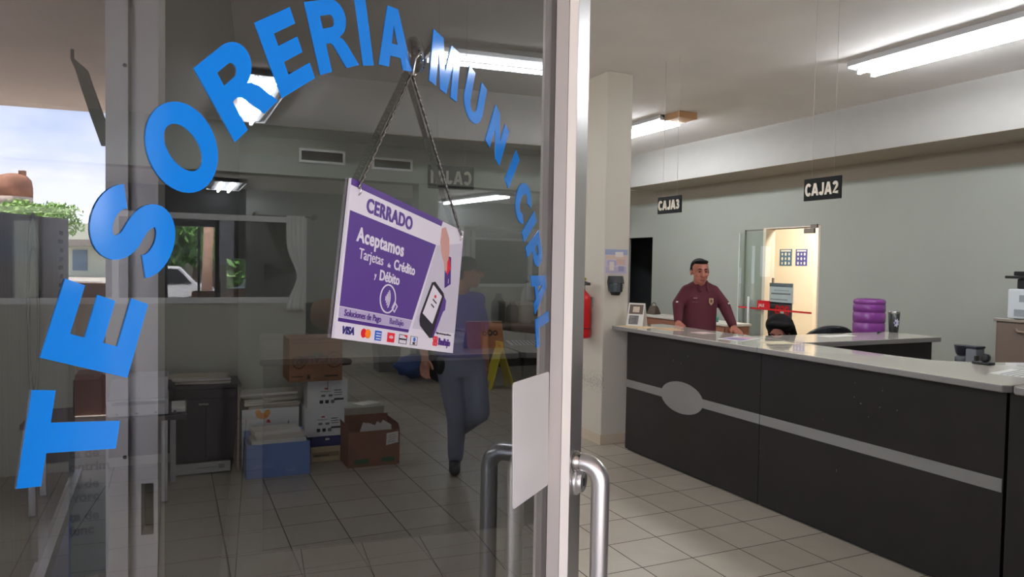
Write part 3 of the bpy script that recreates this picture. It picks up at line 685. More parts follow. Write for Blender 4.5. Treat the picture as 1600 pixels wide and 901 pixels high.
# ------------------------------------------------------------------ hanging CAJA signs
M_SIGNB = mat('black_acrylic', (12, 12, 15), .45, spec=.2); M_LET = mat('cream_cut_letters', (232, 222, 204), .5)
M_WIRE = mat('thin_wire', (190, 184, 176), .5)
GL['J'] = [stroke([(.50, 1), (.50, .34)]+arc(.27, .30, .23, .19, 0, -170, 12), .27)]
GL['1'] = [[(.22,0),(.50,0),(.50,1),(.28,1),(.05,.80),(.05,.58),(.22,.68)]]
GL['2'] = [stroke(arc(.40, .70, .27, .19, 165, -25, 16)+[(.14, .13), (.80, .13)], .25)]
GL['3'] = [stroke(arc(.36, .715, .26, .165, 150, -90, 16)+arc(.36, .30, .30, .19, 90, -150, 16), .23)]
def caja_text(mb, s, fr, width, h):
    o, ex, ey = fr; tot = sum(max(p[0] for p in GL[c][0])-min(p[0] for p in GL[c][0])+.09 for c in s)-.09; k = width/tot; x = 0
    for c in s:
        lo = min(p[0] for p in GL[c][0]); hi = max(p[0] for p in GL[c][0])
        mb.shape([[((px-lo+x)*k, py*h) for px, py in lp] for lp in GL[c]], (o, ex, ey), .0005, .006, M_LET); x += hi-lo+.09
def caja(n, y0, y1, label, rot=0.0):
    xc, yc = 3.70, (y0+y1)/2; zb, zt = 2.022, 2.162
    t = thing('hanging_sign', label, 'sign', (xc, yc, zt), 'CAJA signs hung above the counter')
    w = y1-y0; ez = Matrix.Rotation(rot, 3, 'Z')
    ey_ = ez @ Vector((0, -1, 0)); nx = ey_.cross(ZZ)
    fr = (Vector((xc, yc, zb))-ey_*(w/2)+ZZ*0, ey_, ZZ)
    MB().quad(fr, 0, 0, w, zt-zb, -.012, 0, M_SIGNB).build('board', t, bevel=.002)
    mb = MB(); fr2 = (fr[0]+ey_*(w*.055)+ZZ*.030, ey_, ZZ)
    caja_text(mb, 'CAJA'+n, fr2, w*.89, .078); mb.build('lettering', t)
    for k in (.2, .8):
        p = fr[0]+ey_*(w*k)+ZZ*(zt-zb)-nx*.006
        mb = MB(); mb.tube([p, Vector((p.x, p.y, CH))], .0014, M_WIRE, 6); mb.build('wire', t)
caja('3', 4.74, 5.05, 'black hanging sign reading CAJA 3 near the cream column')
caja('2', 3.20, 3.487, 'black hanging sign reading CAJA 2 above the striped counter')
caja('1', 1.53, 1.81, 'hanging sign reading CAJA 1, seen mirrored in the door glass')

# ------------------------------------------------------------------ on and beside the column
pc = [onY(x, y, 5.455) for x, y in ((946, 389), (981, 389), (980, 428), (945, 428))]
mb = MB(); o = pc[3]; w = (pc[2]-pc[3]).length; h = (pc[0]-pc[3]).length; fr = (Vector((o.x, 5.4592, o.z)), X_, ZZ)
mb.quad(fr, 0, 0, w, h, .0005, .002, mat('poster_mauve', (198, 184, 190), .6))
for i, (u0, v0, u1, v1, c) in enumerate(((.0, .78, 1, 1, (150, 156, 186)), (.05, .6, .95, .76, (206, 176, 158)), (.1, .34, .5, .56, (168, 160, 196)), (.5, .38, .9, .60, (196, 164, 152)), (.05, .05, .95, .30, (176, 166, 186)), (.2, .15, .4, .5, (214, 200, 186)), (.6, .12, .85, .33, (150, 140, 170)), (.45, .7, .8, .9, (216, 206, 200)))):
    mb.quad(fr, u0*w, v0*h, u1*w, v1*h, .002, .0023+.0002*i, mat('poster_ink_%d' % i, c, .6))
tag(mb.build('poster'), 'small faded mauve poster stuck on the cream column', 'poster')
dc = onY(961, 446, 5.455); sd = thing('soap_dispenser', 'black wall soap dispenser on the cream column under the poster', 'dispenser', dc)
M_SMOKE = mat('smoked_plastic', (54, 62, 68), .15, spec=.7)
mb = MB(); pr_ = [(-.078, -.078), (-.05, -.082), (.05, -.082), (.078, -.078)]
def soap(z0, z1, w0, w1, d0, d1, m):
    mb = MB(); n = 9; rings = []
    for z, w, d in ((z0, w0, d0), (z1, w1, d1)):
        rings.append([Vector((dc.x+w*math.cos(PI+PI*i/(n-1)), 5.4595+d*math.sin(PI+PI*i/(n-1)), dc.z+z)) for i in range(n)])
    vs = rings[0]+rings[1]; fs = [(i, i+1, n+i+1, n+i) for i in range(n-1)]+[(n-1, 0, n, 2*n-1), tuple(range(n-1, -1, -1)), tuple(range(n, 2*n))]
    return mb.add(vs, fs, m)
soap(.02, .085, .082, .074, .095, .07, M_BLACK).build('lid', sd, bevel=.004)
soap(-.055, .019, .066, .08, .08, .092, M_SMOKE).build('reservoir', sd, bevel=.004)
soap(-.085, -.056, .034, .05, .06, .075, M_BLACK).build('push_bar', sd, bevel=.003)
ext = thing('fire_extinguisher', 'red fire extinguisher hung on the side of the cream column', 'fire extinguisher', (3.352, 5.66, .95))
ez_ = (3.352, 5.66, .93)
mb = MB(); mb.lathe([(.06, 0), (.076, .012), (.078, .04), (.078, .34), (.072, .375), (.05, .405), (.026, .425), (.024, .44)], ez_, M_RED, 32); mb.build('cylinder', ext)
MB().lathe([(.0786, .085), (.0786, .093)], ez_, M_BLACK, 32).build('band', ext)
mb = MB(); v = Vector(ez_)+ZZ*.44; mb.lathe([(.024, 0), (.024, .03), (.016, .034), (.016, .05)], v, M_CHROME, 20); mb.build('valve', ext)
mb = MB(); mb.box(-.018, .018, -.10, .03, .036, .05, M_BLACK, Matrix.Translation(v)).box(-.014, .014, -.10, .02, .062, .074, M_BLACK, Matrix.Translation(v) @ Matrix.Rotation(.15, 4, 'X')); mb.build('lever', ext)
mb = MB(); mb.tube([v+Vector((0, .02, .02)), v+Vector((-.03, .05, .03)), v+Vector((-.07, .03, -.02)), v+Vector((-.085, .0, -.12)), v+Vector((-.085, -.01, -.26))], .009, M_BLACK, 10); mb.build('hose', ext)
MB().box(cb0-.02, cb0-.0005, 5.63, 5.69, 1.2, 1.3, M_CHROME).build('wall_bracket', ext)
mb = MB(); v2 = v+ZZ*.05; mb.lathe([(.006, 0), (.006, .028), (.030, .030), (.030, .052), (.006, .054)], v2, mat('yellow_tag', (214, 186, 50), .5), 18); mb.build('seal_cap', ext, label='yellow seal on top')

# ------------------------------------------------------------------ things on the counter
def sheet(name, label, cat, pts, z, m, th=.0015, group=None, lines=None):
    """flat paper: outline from picture points lying on height z"""
    q = [onZ(x, y, z) for x, y in pts]; mb = MB()
    poly = [(p.x, p.y) for p in q]
    ar = sum(poly[i][0]*poly[(i+1) % len(poly)][1]-poly[(i+1) % len(poly)][0]*poly[i][1] for i in range(len(poly)))
    if ar < 0: poly = poly[::-1]
    mb.prism(poly, (Vector((0, 0, 0)), X_, Y_), z+.0003, z+th, m)
    if lines:
        c = Vector((sum(p[0] for p in poly)/len(poly), sum(p[1] for p in poly)/len(poly)))
        for s in lines:
            pl_ = [tuple(c+(Vector(p)-c)*s[0]+Vector((s[1], s[2]))) for p in poly]; mb.prism(pl_, (Vector((0, 0, 0)), X_, Y_), z+th, z+th+.0004, s[3])
    return tag(mb.build(name), label, cat, group)
M_MAN = mat('manila_paper', (214, 186, 146), .8)
zc = 1.06
def flat(name, label, cat, cx_, cy_, w, l, rot, m, z=zc, th=.002, ink=None, group=None):
    M = Matrix.Translation((cx_, cy_, z)) @ Matrix.Rotation(rot, 4, 'Z'); mb = MB(); mb.box(-w/2, w/2, -l/2, l/2, .0004, th, m, M)
    for (a, b, c, d, mm) in ink or []: mb.box(a*w-w/2, c*w-w/2, b*l-l/2, d*l-l/2, th, th+.0003, mm, M)
    return tag(mb.build(name), label, cat, group)
flat('envelope', 'tan envelope lying at the far end of the worktop by the column', 'envelope', 3.66, 5.24, .20, .30, .3, M_MAN)
flat('envelope', 'second tan envelope overlapping the first at the far worktop end', 'envelope', 3.79, 4.98, .17, .25, -.25, mat('kraft_paper', (196, 164, 124), .8), z=zc+.0)
cal_p = onZ(992, 499, zc); cal = thing('desk_calendar', 'cream easel calendar standing on the worktop beside the column', 'calendar', (3.72, 5.34, zc))
cp_ = Vector((3.72, 5.34, zc)); R = Matrix.Rotation(-.95, 3, 'Z')
def tent(t, c, w, h, d, R, m, ink, mf=None):
    c = Vector(c); ex_ = R @ X_; back = R @ Y_
    f0 = c-ex_*w/2-back*d/2; top = c-ex_*w/2+ZZ*h
    fey = (top-f0); fl = fey.length; fey.normalize()
    a = MB(); a.quad((f0, ex_, fey), 0, 0, w, fl, -.003, 0, m)
    for (x0, y0, x1, y1, mm) in ink: a.quad((f0, ex_, fey), x0*w, y0*fl, x1*w, y1*fl, .0001, .0012, mm)
    a.build('front_face', t)
    b0 = c-ex_*w/2+back*d/2; bey = (top-b0).normalized(); b = MB(); b.quad((b0, ex_, bey), 0, 0, w, fl, 0, .003, mf or m); b.build('rear_face', t)
    return (f0, ex_, fey), fl
tent(cal, cp_, .15, .20, .13, R, M_PAPER, [(.08, .52, .92, .93, mat('print_brown', (104, 88, 78), .7)), (.3, .60, .7, .84, mat('print_cream', (222, 206, 180), .7)), (.12, .08, .7, .46, mat('print_grey', (110, 108, 112), .7)), (.2, .14, .6, .40, M_PAPER)])
pk = mat('pink_card', (206, 178, 176), .6)
flat('folded_card', 'pinkish card lying flat at the middle of the far worktop', 'card', 3.86, 4.62, .15, .13, .1, pk)
flat('leaflet', 'purple and pink leaflet on the worktop in front of the seated woman', 'leaflet', 3.83, 4.17, .30, .20, .35, M_PAPER, ink=[(.05, .1, .55, .9, mat('leaflet_purple', (134, 116, 168), .5)), (.58, .2, .95, .8, mat('leaflet_pink', (208, 150, 160), .5))])
flat('leaflet', 'cream leaflet beside the purple leaflet on the worktop', 'leaflet', 3.90, 3.87, .22, .17, -.2, mat('cream_paper', (220, 206, 176), .7))
flat('printed_sheet', 'printed white sheet at the right edge of the near worktop', 'paper', 4.02, 2.28, .30, .24, .2, M_PAPER, ink=[(.06, .1+.11*i, .94, .15+.11*i, M_GREYINK) for i in range(7)])
flat('printed_sheet', 'printed white sheet farther right, under the edge of the other printed sheet', 'paper', 4.30, 1.90, .34, .22, -.1, M_PAPER, ink=[(.06, .1+.11*i, .94, .15+.11*i, M_GREYINK) for i in range(7)])
flat('paper_sheet', 'blank white sheet lying on the return counter left of the tumbler', 'paper', 4.78, 4.12, .34, .12, .1, M_PAPER)
pen = MB(); a, b = Vector((5.34, 4.20, zc+.006)), Vector((5.47, 4.26, zc+.006)); pen.tube([a, a.lerp(b, .9), b], [.0055, .005, .0015], M_INK, 10); tag(pen.build('pen'), 'dark pen lying beside the tumbler on the return counter', 'pen')
# tumbler
tb = thing('tumbler', 'black insulated tumbler with steel rim and pale sticker', 'tumbler', (5.555, 4.215, zc))
tc_ = (5.555, 4.215, zc+.0005)
MB().lathe([(.033, 0), (.036, .004), (.046, .16)], tc_, mat('matte_black_coating', (24, 24, 26), .45), 32).build('cup', tb)
MB().lathe([(.0462, .16), (.0462, .176), (.043, .178)], tc_, M_CHROME, 32).build('rim', tb)
MB().lathe([(.0425, .176), (.042, .183), (.0001, .184)], tc_, mat('clear_lid', (150, 150, 150), .15), 32).build('lid', tb)
mb = MB()
def wrap(u, v, r=.0): 
    th = -2.25+u; rad = .036+(.046-.036)*(v/.16)+.0012; return Vector(tc_)+Vector((math.cos(th)*rad, math.sin(th)*rad, v))
ctr = (.28, .085); k = 14; ring = [wrap(ctr[0]+.62*(1 if i % 2 else .62)*math.cos(2*PI*i/k), ctr[1]+.040*(1 if i % 2 else .62)*math.sin(2*PI*i/k)) for i in range(k)]
mb.add([wrap(*ctr)]+ring, [(0, 1+i, 1+(i+1) % k) for i in range(k)], mat('pale_lilac_sticker', (206, 204, 226), .5))
mb.add([wrap(ctr[0]-.2+.14*math.cos(2*PI*i/10), ctr[1]+.012*math.sin(2*PI*i/10)) + (wrap(*ctr)-Vector(tc_)-ZZ*ctr[1])*.03 for i in range(10)], [tuple(range(10))], mat('sticker_blue', (90, 100, 150), .5))
mb.build('sticker', tb, label='pale star-shaped sticker')
# purple water jug upside down on its dispenser
jx, jy = 5.88, 4.72
dj = thing('water_dispenser', 'pale water dispenser stand hidden behind the return counter', 'water dispenser', (jx, jy, 0))
MB().box(jx-.16, jx+.16, jy-.16, jy+.16, .02, .92, M_WHITE).build('cabinet', dj, bevel=.02)
MB().lathe([(.15, 0), (.15, .02), (.10, .025)], (jx, jy, .92), M_WHITE, 32).build('collar', dj)
for dx in (-.13, .13):
    MB().box(jx+dx-.02, jx+dx+.02, jy-.15, jy+.15, 0, .02, M_BLACK).build('foot', dj)
for k_ in (-.05, .05):
    mb = MB(); mb.box(jx+k_-.014, jx+k_+.014, jy-.19, jy-.16, .80, .84, mat('tap_blue', (60, 90, 180), .4) if k_ < 0 else M_RED); mb.build('tap', dj)
M_JUG = mat('purple_jug_plastic', (150, 72, 158), .22, spec=.6); M_JUG.node_tree.nodes['Principled BSDF'].inputs['Transmission Weight'].default_value = .15
jug = thing('water_jug', 'purple ribbed water jug standing upside down behind the return counter', 'water jug', (jx, jy, 1.0))
prof = [(.03, .0), (.03, .03), (.05, .04), (.115, .055), (.135, .08), (.139, .10), (.139, .165), (.134, .172), (.134, .180), (.139, .187), (.139, .262), (.133, .270), (.133, .278), (.139, .286), (.139, .335), (.134, .343), (.134, .350), (.138, .357), (.138, .375), (.130, .390), (.105, .398), (.09, .392), (.0001, .388)]
MB().lathe([(r, z-.012) for r, z in prof], (jx, jy, .935), M_JUG, 40).build('bottle', jug)

# ------------------------------------------------------------------ along the right wall
FX = 6.66; fy1 = onX(1554, 530, FX).y; ft = onX(1556, 497, FX).z
fc = thing('filing_cabinet', 'brown metal filing cabinet against the right wall under the printer', 'filing cabinet', (FX+.2, fy1-.35, 0))
M_FC = mat('brown_enamel', (114, 98, 87), .45)
MB().box(FX+.015, XW-.01, fy1-.95, fy1, .02, ft-.022, M_FC).build('body', fc, bevel=.004)
MB().box(FX-.01, XW-.01, fy1-.96, fy1+.012, ft-.022, ft, mat('grey_top_board', (150, 138, 126), .4)).build('top', fc, bevel=.003)
MB().box(FX+.03, XW-.03, fy1-.93, fy1-.02, 0, .02, M_BLACK).build('base', fc)
zz_ = [ft-.03-(ft-.06)*i/3 for i in range(4)]
for i in range(3):
    dr = MB().box(FX, FX+.014, fy1-.94, fy1-.02, zz_[i+1]+.006, zz_[i]-.006, M_FC).build('drawer', fc, bevel=.003)
    mb = MB(); zc_ = zz_[i]-.07; mb.tube([Vector((FX-.001, fy1-.18, zc_+.02)), Vector((FX-.014, fy1-.20, zc_)), Vector((FX-.016, fy1-.42, zc_-.008)), Vector((FX-.014, fy1-.64, zc_)), Vector((FX-.001, fy1-.66, zc_+.02))], .009, mat('handle_brown', (150, 130, 116), .35), 10); mb.build('drawer_handle', dr)
mb = MB(); mb.box(FX-.008, FX+.05, fy1-.13, fy1+.008, ft+.0003, ft+.003, M_PAPER); tag(mb.build('white_label'), 'white label strip on the corner of the filing cabinet top', 'label')
px_ = FX+.02; py1 = onX(1574, 470, px_).y; pt = onX(1577, 451, px_).z
prn = thing('printer', 'white office printer standing on the brown filing cabinet', 'printer', (px_+.2, py1-.25, ft))
M_PRW = mat('printer_white', (214, 218, 220), .4)
MB().box(px_, XW-.02, py1-.55, py1, ft+.008, pt, M_PRW).build('body', prn, bevel=.012)
for dy in (-.50, -.05):
    MB().box(px_+.05, XW-.06, py1+dy-.02, py1+dy+.02, ft, ft+.008, M_BLACK).build('foot', prn)
MB().box(px_-.006, px_-.0002, py1-.34, py1-.10, pt-.11, pt-.05, mat('printer_grey', (150, 154, 158), .4)).build('control_panel', prn, bevel=.002)
MB().box(px_-.006, px_-.0002, py1-.50, py1-.06, ft+.03, ft+.09, mat('printer_grey', (150, 154, 158), .4)).build('paper_drawer', prn, bevel=.002)
lx = px_+.02; lt = onX(1590, 425, lx).z
cash = thing('receipt_printer', 'black receipt machine with a jutting tray on top of the white printer', 'printer', (lx+.15, py1-.2, pt))
MB().box(lx+.02, lx+.26, py1-.42, py1-.05, pt+.0005, pt+.09, M_BLACK).build('body', cash, bevel=.01)
MB().box(lx-.02, lx+.24, py1-.42, onX(1572, 430, lx).y, pt+.091, pt+.115, M_BLACK).build('tray', cash, bevel=.006)
MB().box(lx, lx+.22, py1-.42, py1-.03, pt+.116, pt+.155, M_BLACK).build('lid', cash, bevel=.008)
# coffee grinder and its small stand
kx = 6.72; kt = thing('side_table', 'small low side table against the right wall under the coffee maker', 'table', (kx+.12, 4.38, 0))
MB().box(kx-.16, XW-.02, 4.14, 4.62, .685, .71, mat('table_wood', (120, 92, 70), .5)).build('tabletop', kt, bevel=.004)
for (a, b) in ((kx-.14, 4.17), (kx-.14, 4.57), (XW-.06, 4.17), (XW-.06, 4.57)): MB().box(a, a+.03, b, b+.03, 0, .685, mat('table_wood', (120, 92, 70), .5)).build('leg', kt)
cf = thing('coffee_maker', 'dark coffee maker on the side table before the sage wall', 'coffee maker', (kx, 4.36, .71))
g0 = onX(1504, 560, kx); g1 = onX(1521, 560, kx); kz = onX(1500, 538, kx).z
M_NAVYP = mat('navy_plastic', (44, 46, 62), .35)
MB().box(kx-.09, kx+.09, g1.y-.055, g0.y+.075, .7105, .735, M_NAVYP).build('base', cf, bevel=.006)
MB().box(kx-.055, kx+.075, g1.y-.055, g1.y+.045, .736, kz-.02, mat('clear_tank', (128, 132, 138), .2)).build('water_tank', cf, bevel=.012)
MB().box(kx-.06, kx+.08, g1.y-.06, g1.y+.05, kz-.0195, kz, M_NAVYP).build('lid', cf, bevel=.006)
MB().lathe([(.035, 0), (.05, .02), (.066, .09), (.068, .098)], (kx, g0.y+.01, kz-.10), M_NAVYP, 28).build('filter_holder', cf)
MB().lathe([(.05, 0), (.056, .01), (.056, .05), (.04, .062)], (kx, g0.y+.01, .7355), mat('carafe_glass', (96, 98, 104), .1), 28).build('carafe', cf)
MB().lathe([(.012, 0), (.012, .02)], (kx, g0.y+.01, kz-.122), M_NAVYP, 12).build('spout', cf)
dk = MB(); p = onX(1545, 560, 6.62); 
dtap = thing('hand_tape_dispenser', 'black tape dispenser beside the brown filing cabinet', 'tape dispenser', (6.6, p.y, .71))
# wall things: electric plate and office opening
ep = onX(1342, 481, XW-.002)
pl_t = thing('socket_plate', 'cream electric plate on the sage wall right of the office opening', 'socket plate', (XW, ep.y, ep.z))
MB().box(XW-.008, XW-.0005, ep.y-.06, ep.y+.06, ep.z-.055, ep.z+.055, mat('socket_cream', (190, 184, 164), .5)).build('plate', pl_t, bevel=.002)
for dy in (-.025, .025): MB().box(XW-.0095, XW-.008, ep.y+dy-.012, ep.y+dy+.012, ep.z-.02, ep.z+.02, mat('socket_face', (160, 154, 138), .5)).build('outlet', pl_t)
bpy.data.objects.remove(dtap)
# office behind the opening: frame, open glass leaf, posters
tr_ = MB(); tr_.box(XW-.004, XW+.15, OA0-.03, OA0, 0, 2.1, M_OFF).box(XW-.004, XW+.15, OA0-.03, onX(1197, 400, XW).y+.05, 2.1, 2.115, M_OFF)
yg = onX(1197, 400, XW).y; tr_.box(XW-.01, XW+.15, yg, yg+.05, 0, 2.1, M_OFF); struct('door_3', tr_)
struct('wall_infill', MB().box(XW+.03, XW+.14, yg+.05, OA1, 0, 2.1, M_WALL))
gd = thing('office_glass_door', 'frameless glass door with red stripe and white pull bar before the office', 'door', (XW-.06, (yg+OA1)/2, 0))
MB().box(XW-.065, XW-.055, OA0+.005, OA1+.02, .03, 2.06, glass('greenish_glass', (.93, .97, .94), .03)).build('glass_pane', gd)
MB().box(XW-.068, XW-.052, OA1+.0205, OA1+.035, .03, 2.06, mat('polished_glass_edge', (216, 224, 214), .2)).build('glass_edge', gd)
for z in (0, 2.02): MB().box(XW-.075, XW-.045, OA0+.005, OA0+.16, z, z+.06, M_STEEL).build('patch_hinge', gd)
pn = MB(); p = onX(1273, 360, XW-.02); pn.box(XW-.03, XW-.006, OA0+.005, OA0+.10, 2.085, 2.13, M_STEEL); tag(pn.build('door_closer'), 'grey door closer at the top corner of the office opening', 'door closer')
XO = XW+1.5
for i, (x0, x1, col, lab) in enumerate(((1218, 1238, (70, 104, 128), 'blue-green notice with nine white pictograms on the office wall, left of two'), (1243, 1262, (72, 74, 146), 'violet notice with white pictograms on the office wall, right of two'))):
    a, b = onX(x0, 415, XO), onX(x1, 389, XO); fr = (Vector((XO, a.y, a.z)), -Y_, ZZ); w, h = a.y-b.y, b.z-a.z
    mb = MB(); mb.quad(fr, 0, 0, w, h, .001, .004, mat('notice_%d' % i, col, .5)); mb.quad(fr, .1*w, .86*h, .9*w, .95*h, .004, .005, M_PAPER)
    for r in range(3):
        for c in range(3):
            q = ((.22+.28*c)*w, (.16+.27*r)*h); k = .075*w if (r+c+i) % 2 else .06*w
            mb.prism(arc(q[0], q[1], k, k*1.4, 0, 360, 10)[:-1], fr, .004, .005, M_PAPER)
    tag(mb.build('pictogram_notice'), lab, 'notice', 'pictogram notices on the office wall')
# red stripe, pull sticker and bar handle of the glass door; notice boards behind it
XG = XW-.0655; zt_ = onX(1173, 482, XG).z; yh = onX(1173, 490, XG).y
mb = MB(); mb.box(XG-.0012, XG-.0002, OA0+.01, OA1+.018, zt_, zt_+.022, M_RED); mb.build('safety_stripe', gd, label='red safety stripe')
ca, cb_ = onX(1183, 481, XG), onX(1203, 470, XG)
pw = MB(); pw.box(XG-.0016, XG-.0002, cb_.y, ca.y, zt_+.0225, cb_.z, M_RED)
pw.text('JALE', (Vector((XG-.0016, ca.y-.028, zt_+.040)), -Y_, ZZ), .052, M_PAPER, .0002, .001, .02); pw.build('pull_sticker', gd, label='red pull sticker')
mb = MB(); za, zb_ = onX(1174, 463, XG).z, .55
mb.tube([Vector((XG-.045, yh, za)), Vector((XG-.045, yh, zb_))], .016, M_WHITE, 14); ph = mb.build('pull_bar', gd, label='white vertical pull bar')
for z in (za-.06, zb_+.06): MB().tube([Vector((XG-.029, yh, z)), Vector((XG-.0003, yh, z))], .008, M_WHITE, 10).build('standoff', ph)
XB = 7.12; t = thing('notice_stand', 'grey and white notice boards on a stand in the office opening', 'notice stand', (XB, onX(1220, 470, XB).y, 0))
a, b = onX(1203, 473, XB), onX(1240, 443, XB); fr = (Vector((XB, a.y, a.z)), -Y_, ZZ); w, h = a.y-b.y, b.z-a.z
mb = MB(); mb.quad(fr, 0, 0, w, h, 0, .012, mat('notice_grey_white', (196, 202, 206), .5)); mb.quad(fr, 0, h*.82, w, h, .012, .014, mat('notice_header', (104, 112, 120), .5))
mb.quad(fr, .08*w, .45*h, .92*w, .52*h, .012, .014, M_GREYINK); mb.quad(fr, .2*w, .62*h, .85*w, .67*h, .012, .014, mat('notice_line', (160, 164, 168), .5)); mb.quad(fr, .05*w, .18*h, .8*w, .22*h, .012, .014, M_GREYINK); mb.build('upper_board', t)
a2, b2 = onX(1200, 503, XB), onX(1238, 473.5, XB); fr = (Vector((XB, a2.y, a2.z)), -Y_, ZZ); w2, h2 = a2.y-b2.y, b2.z-a2.z
mb = MB(); mb.quad(fr, 0, 0, w2, h2, 0, .012, mat('notice_dark', (70, 70, 74), .5))
for k in range(3): mb.shape([arc(w2*(.42+.20*k), h2*.62, w2*.10, h2*.26, 0, 360, 16)[:-1], arc(w2*(.42+.20*k), h2*.62, w2*.05, h2*.13, 0, 360, 12)[:-1]], fr, .012, .015, M_RED)
mb.quad(fr, .55*w2, .05*h2, .70*w2, .66*h2, .015, .017, M_PAPER); mb.build('lower_board', t)
mb = MB(); ym = onX(1206, 430, XB).y; mb.box(XB+.013, XB+.033, ym-.012, ym+.012, .03, onX(1206, 434, XB).z, M_STEEL); mb.build('post', t)
MB().lathe([(.16, 0), (.16, .015), (.02, .03)], (XB+.023, ym, 0), M_STEEL, 28).build('base', t)
# low wooden sideboard and bag behind the man, black office chair
XD = 6.35; a, b = onX(1000, 490, XD), onX(1137, 492, XD)
sbd = thing('sideboard', 'low brown wooden sideboard behind the man in maroon', 'sideboard', (XD+.2, (a.y+b.y)/2, 0))
zsb = a.z; M_WD = mat('brown_wood', (132, 84, 62), .5, noise=.12, nscale=5, stretch=(1, 1, 8))
MB().box(XD, XD+.36, b.y, a.y+.0, .06, zsb-.03, M_WD).build('body', sbd, bevel=.004)
MB().box(XD-.02, XD+.38, b.y-.02, a.y+.02, zsb-.0295, zsb, mat('pale_board_top', (196, 190, 182), .5)).build('top', sbd, bevel=.003)
for y in (b.y+.03, a.y-.08): MB().box(XD+.03, XD+.33, y, y+.05, 0, .06, M_BLACK).build('foot', sbd)
for k in range(2):
    y0 = b.y+.03+(a.y-b.y-.06)*k/2; d_ = MB().box(XD-.012, XD-.0005, y0+.01, y0+(a.y-b.y-.06)/2-.01, .09, zsb-.05, M_WD).build('door', sbd, bevel=.003)
    MB().lathe([(.01, 0), (.012, .012)], (XD-.012, y0+.05, .6), M_CHROME, 12, axis=-X_).build('knob', d_)
bp_ = onX(1023, 496, XD+.2); bgx = XD+.18
# warm lit ceiling panel inside the office
ol = thing('office_light', 'lit warm ceiling panel inside the office behind the opening', 'ceiling light', (XW+.8, 7.0, 2.86))
MB().box(XW+.5, XW+1.1, 6.4, 7.6, 2.835, 2.8595, M_HOUS).build('frame', ol)
MB().box(XW+.53, XW+1.07, 6.43, 7.57, 2.828, 2.8345, emat('lit_warm_panel', (1, .93, .85), 50)).build('diffuser', ol)
bag = thing('handbag', 'dark brown handbag standing on the sideboard behind the counter', 'bag', (bgx, bp_.y, zsb))
M_BAG = mat('brown_leather', (74, 58, 48), .5, bump=.3, bscale=40)
mb = MB(); hw = .055; mb.hexa([Vector(q) for q in ((bgx-.07, bp_.y-.10, zsb+.001), (bgx+.07, bp_.y-.10, zsb+.001), (bgx+.07, bp_.y+.10, zsb+.001), (bgx-.07, bp_.y+.10, zsb+.001), (bgx-.03, bp_.y-.065, zsb+.125), (bgx+.03, bp_.y-.065, zsb+.125), (bgx+.03, bp_.y+.065, zsb+.125), (bgx-.03, bp_.y+.065, zsb+.125))], M_BAG); mb.build('body', bag, bevel=.015)
MB().tube([Vector((bgx, bp_.y+.055*math.cos(PI*i/10), zsb+.12+.05*math.sin(PI*i/10))) for i in range(11)], .006, M_BAG, 8).build('handle', bag)
gp = onX(1118, 492, XD+.1)
gb = MB(); gb.lathe([(.03, 0), (.034, .05), (.03, .075), (.012, .08), (.012, .1)], (XD+.1, onX(1119, 490, XD+.1).y, zsb+.0005), mat('teal_glass', (70, 150, 140), .2), 20); tag(gb.build('teal_jar'), 'teal jar on the sideboard beside the man in maroon', 'jar')

def office_chair(x, y, rz, top, label, m=M_BLACK, w=.46):
    t = thing('office_chair', label, 'chair', (x, y, 0)); t.rotation_euler = (0, 0, 0)
    R = Matrix.Translation((x, y, 0)) @ Matrix.Rotation(rz, 4, 'Z')
    mb = MB(); mb.box(-.24, .24, -.23, .23, .43, .50, m, R); mb.build('seat', t, bevel=.03)
    mb = MB(); n = 12; vs = []; fs = []
    prof = []
    h0, h1 = .58, top
    for i in range(n+1):
        a = -w/2+w*i/n; k = 1-(abs(a)/(w/2))**2.6
        prof.append((a, h0+.02*(1-k), h1-.10*(1-k)-.01))
    for s in (0, 1):
        for (a, z0, z1) in prof:
            yb_ = .22+.05*(1-(2*a/w)**2)-.02*0 + (.055 if s else 0) - .06*(abs(2*a/w))**2
            for z in (z0, z1): vs.append(R @ Vector((a, yb_, z)))
    N2 = 2*(n+1)
    for i in range(n):
        fs += [(2*i, 2*i+2, 2*i+3, 2*i+1), (N2+2*i, N2+2*i+1, N2+2*i+3, N2+2*i+2), (2*i, N2+2*i, N2+2*i+2, 2*i+2), (2*i+1, 2*i+3, N2+2*i+3, N2+2*i+1)]
    fs += [(0, 1, N2+1, N2), (2*n, N2+2*n, N2+2*n+1, 2*n+1)]
    mb.add(vs, fs, m); mb.build('backrest', t, bevel=.015)
    mb = MB(); mb.tube([R @ Vector((0, .24, .62)), R @ Vector((0, .30, .52)), R @ Vector((0, .24, .42)), R @ Vector((0, .05, .415))], .02, M_BLACK, 10); mb.build('back_bracket', t)
    mb = MB(); mb.tube([R @ Vector((0, 0, .09)), R @ Vector((0, 0, .43))], .028, M_CHROME, 14); mb.build('gas_post', t)
    mb = MB()
    for k in range(5):
        a = 2*PI*k/5; mb.tube([R @ Vector((0, 0, .10)), R @ Vector((.28*math.cos(a), .28*math.sin(a), .065))], [.028, .018], M_BLACK, 10)
    mb.build('star_base', t)
    for k in range(5):
        a = 2*PI*k/5; mb = MB(); mb.lathe([(.027, -.02), (.027, .02)], R @ Vector((.28*math.cos(a), .28*math.sin(a), .0275)), M_BLACK, 14, axis=R.to_3x3() @ Vector((-math.sin(a), math.cos(a), 0))); mb.build('caster', t)
    return t
td = thing('tape_dispenser', 'small black tape dispenser at the back edge of the near worktop', 'tape dispenser', (4.20, 2.62, 1.06))
MB().box(4.17, 4.23, 2.56, 2.66, 1.0605, 1.076, M_BLACK).build('base', td, bevel=.004)
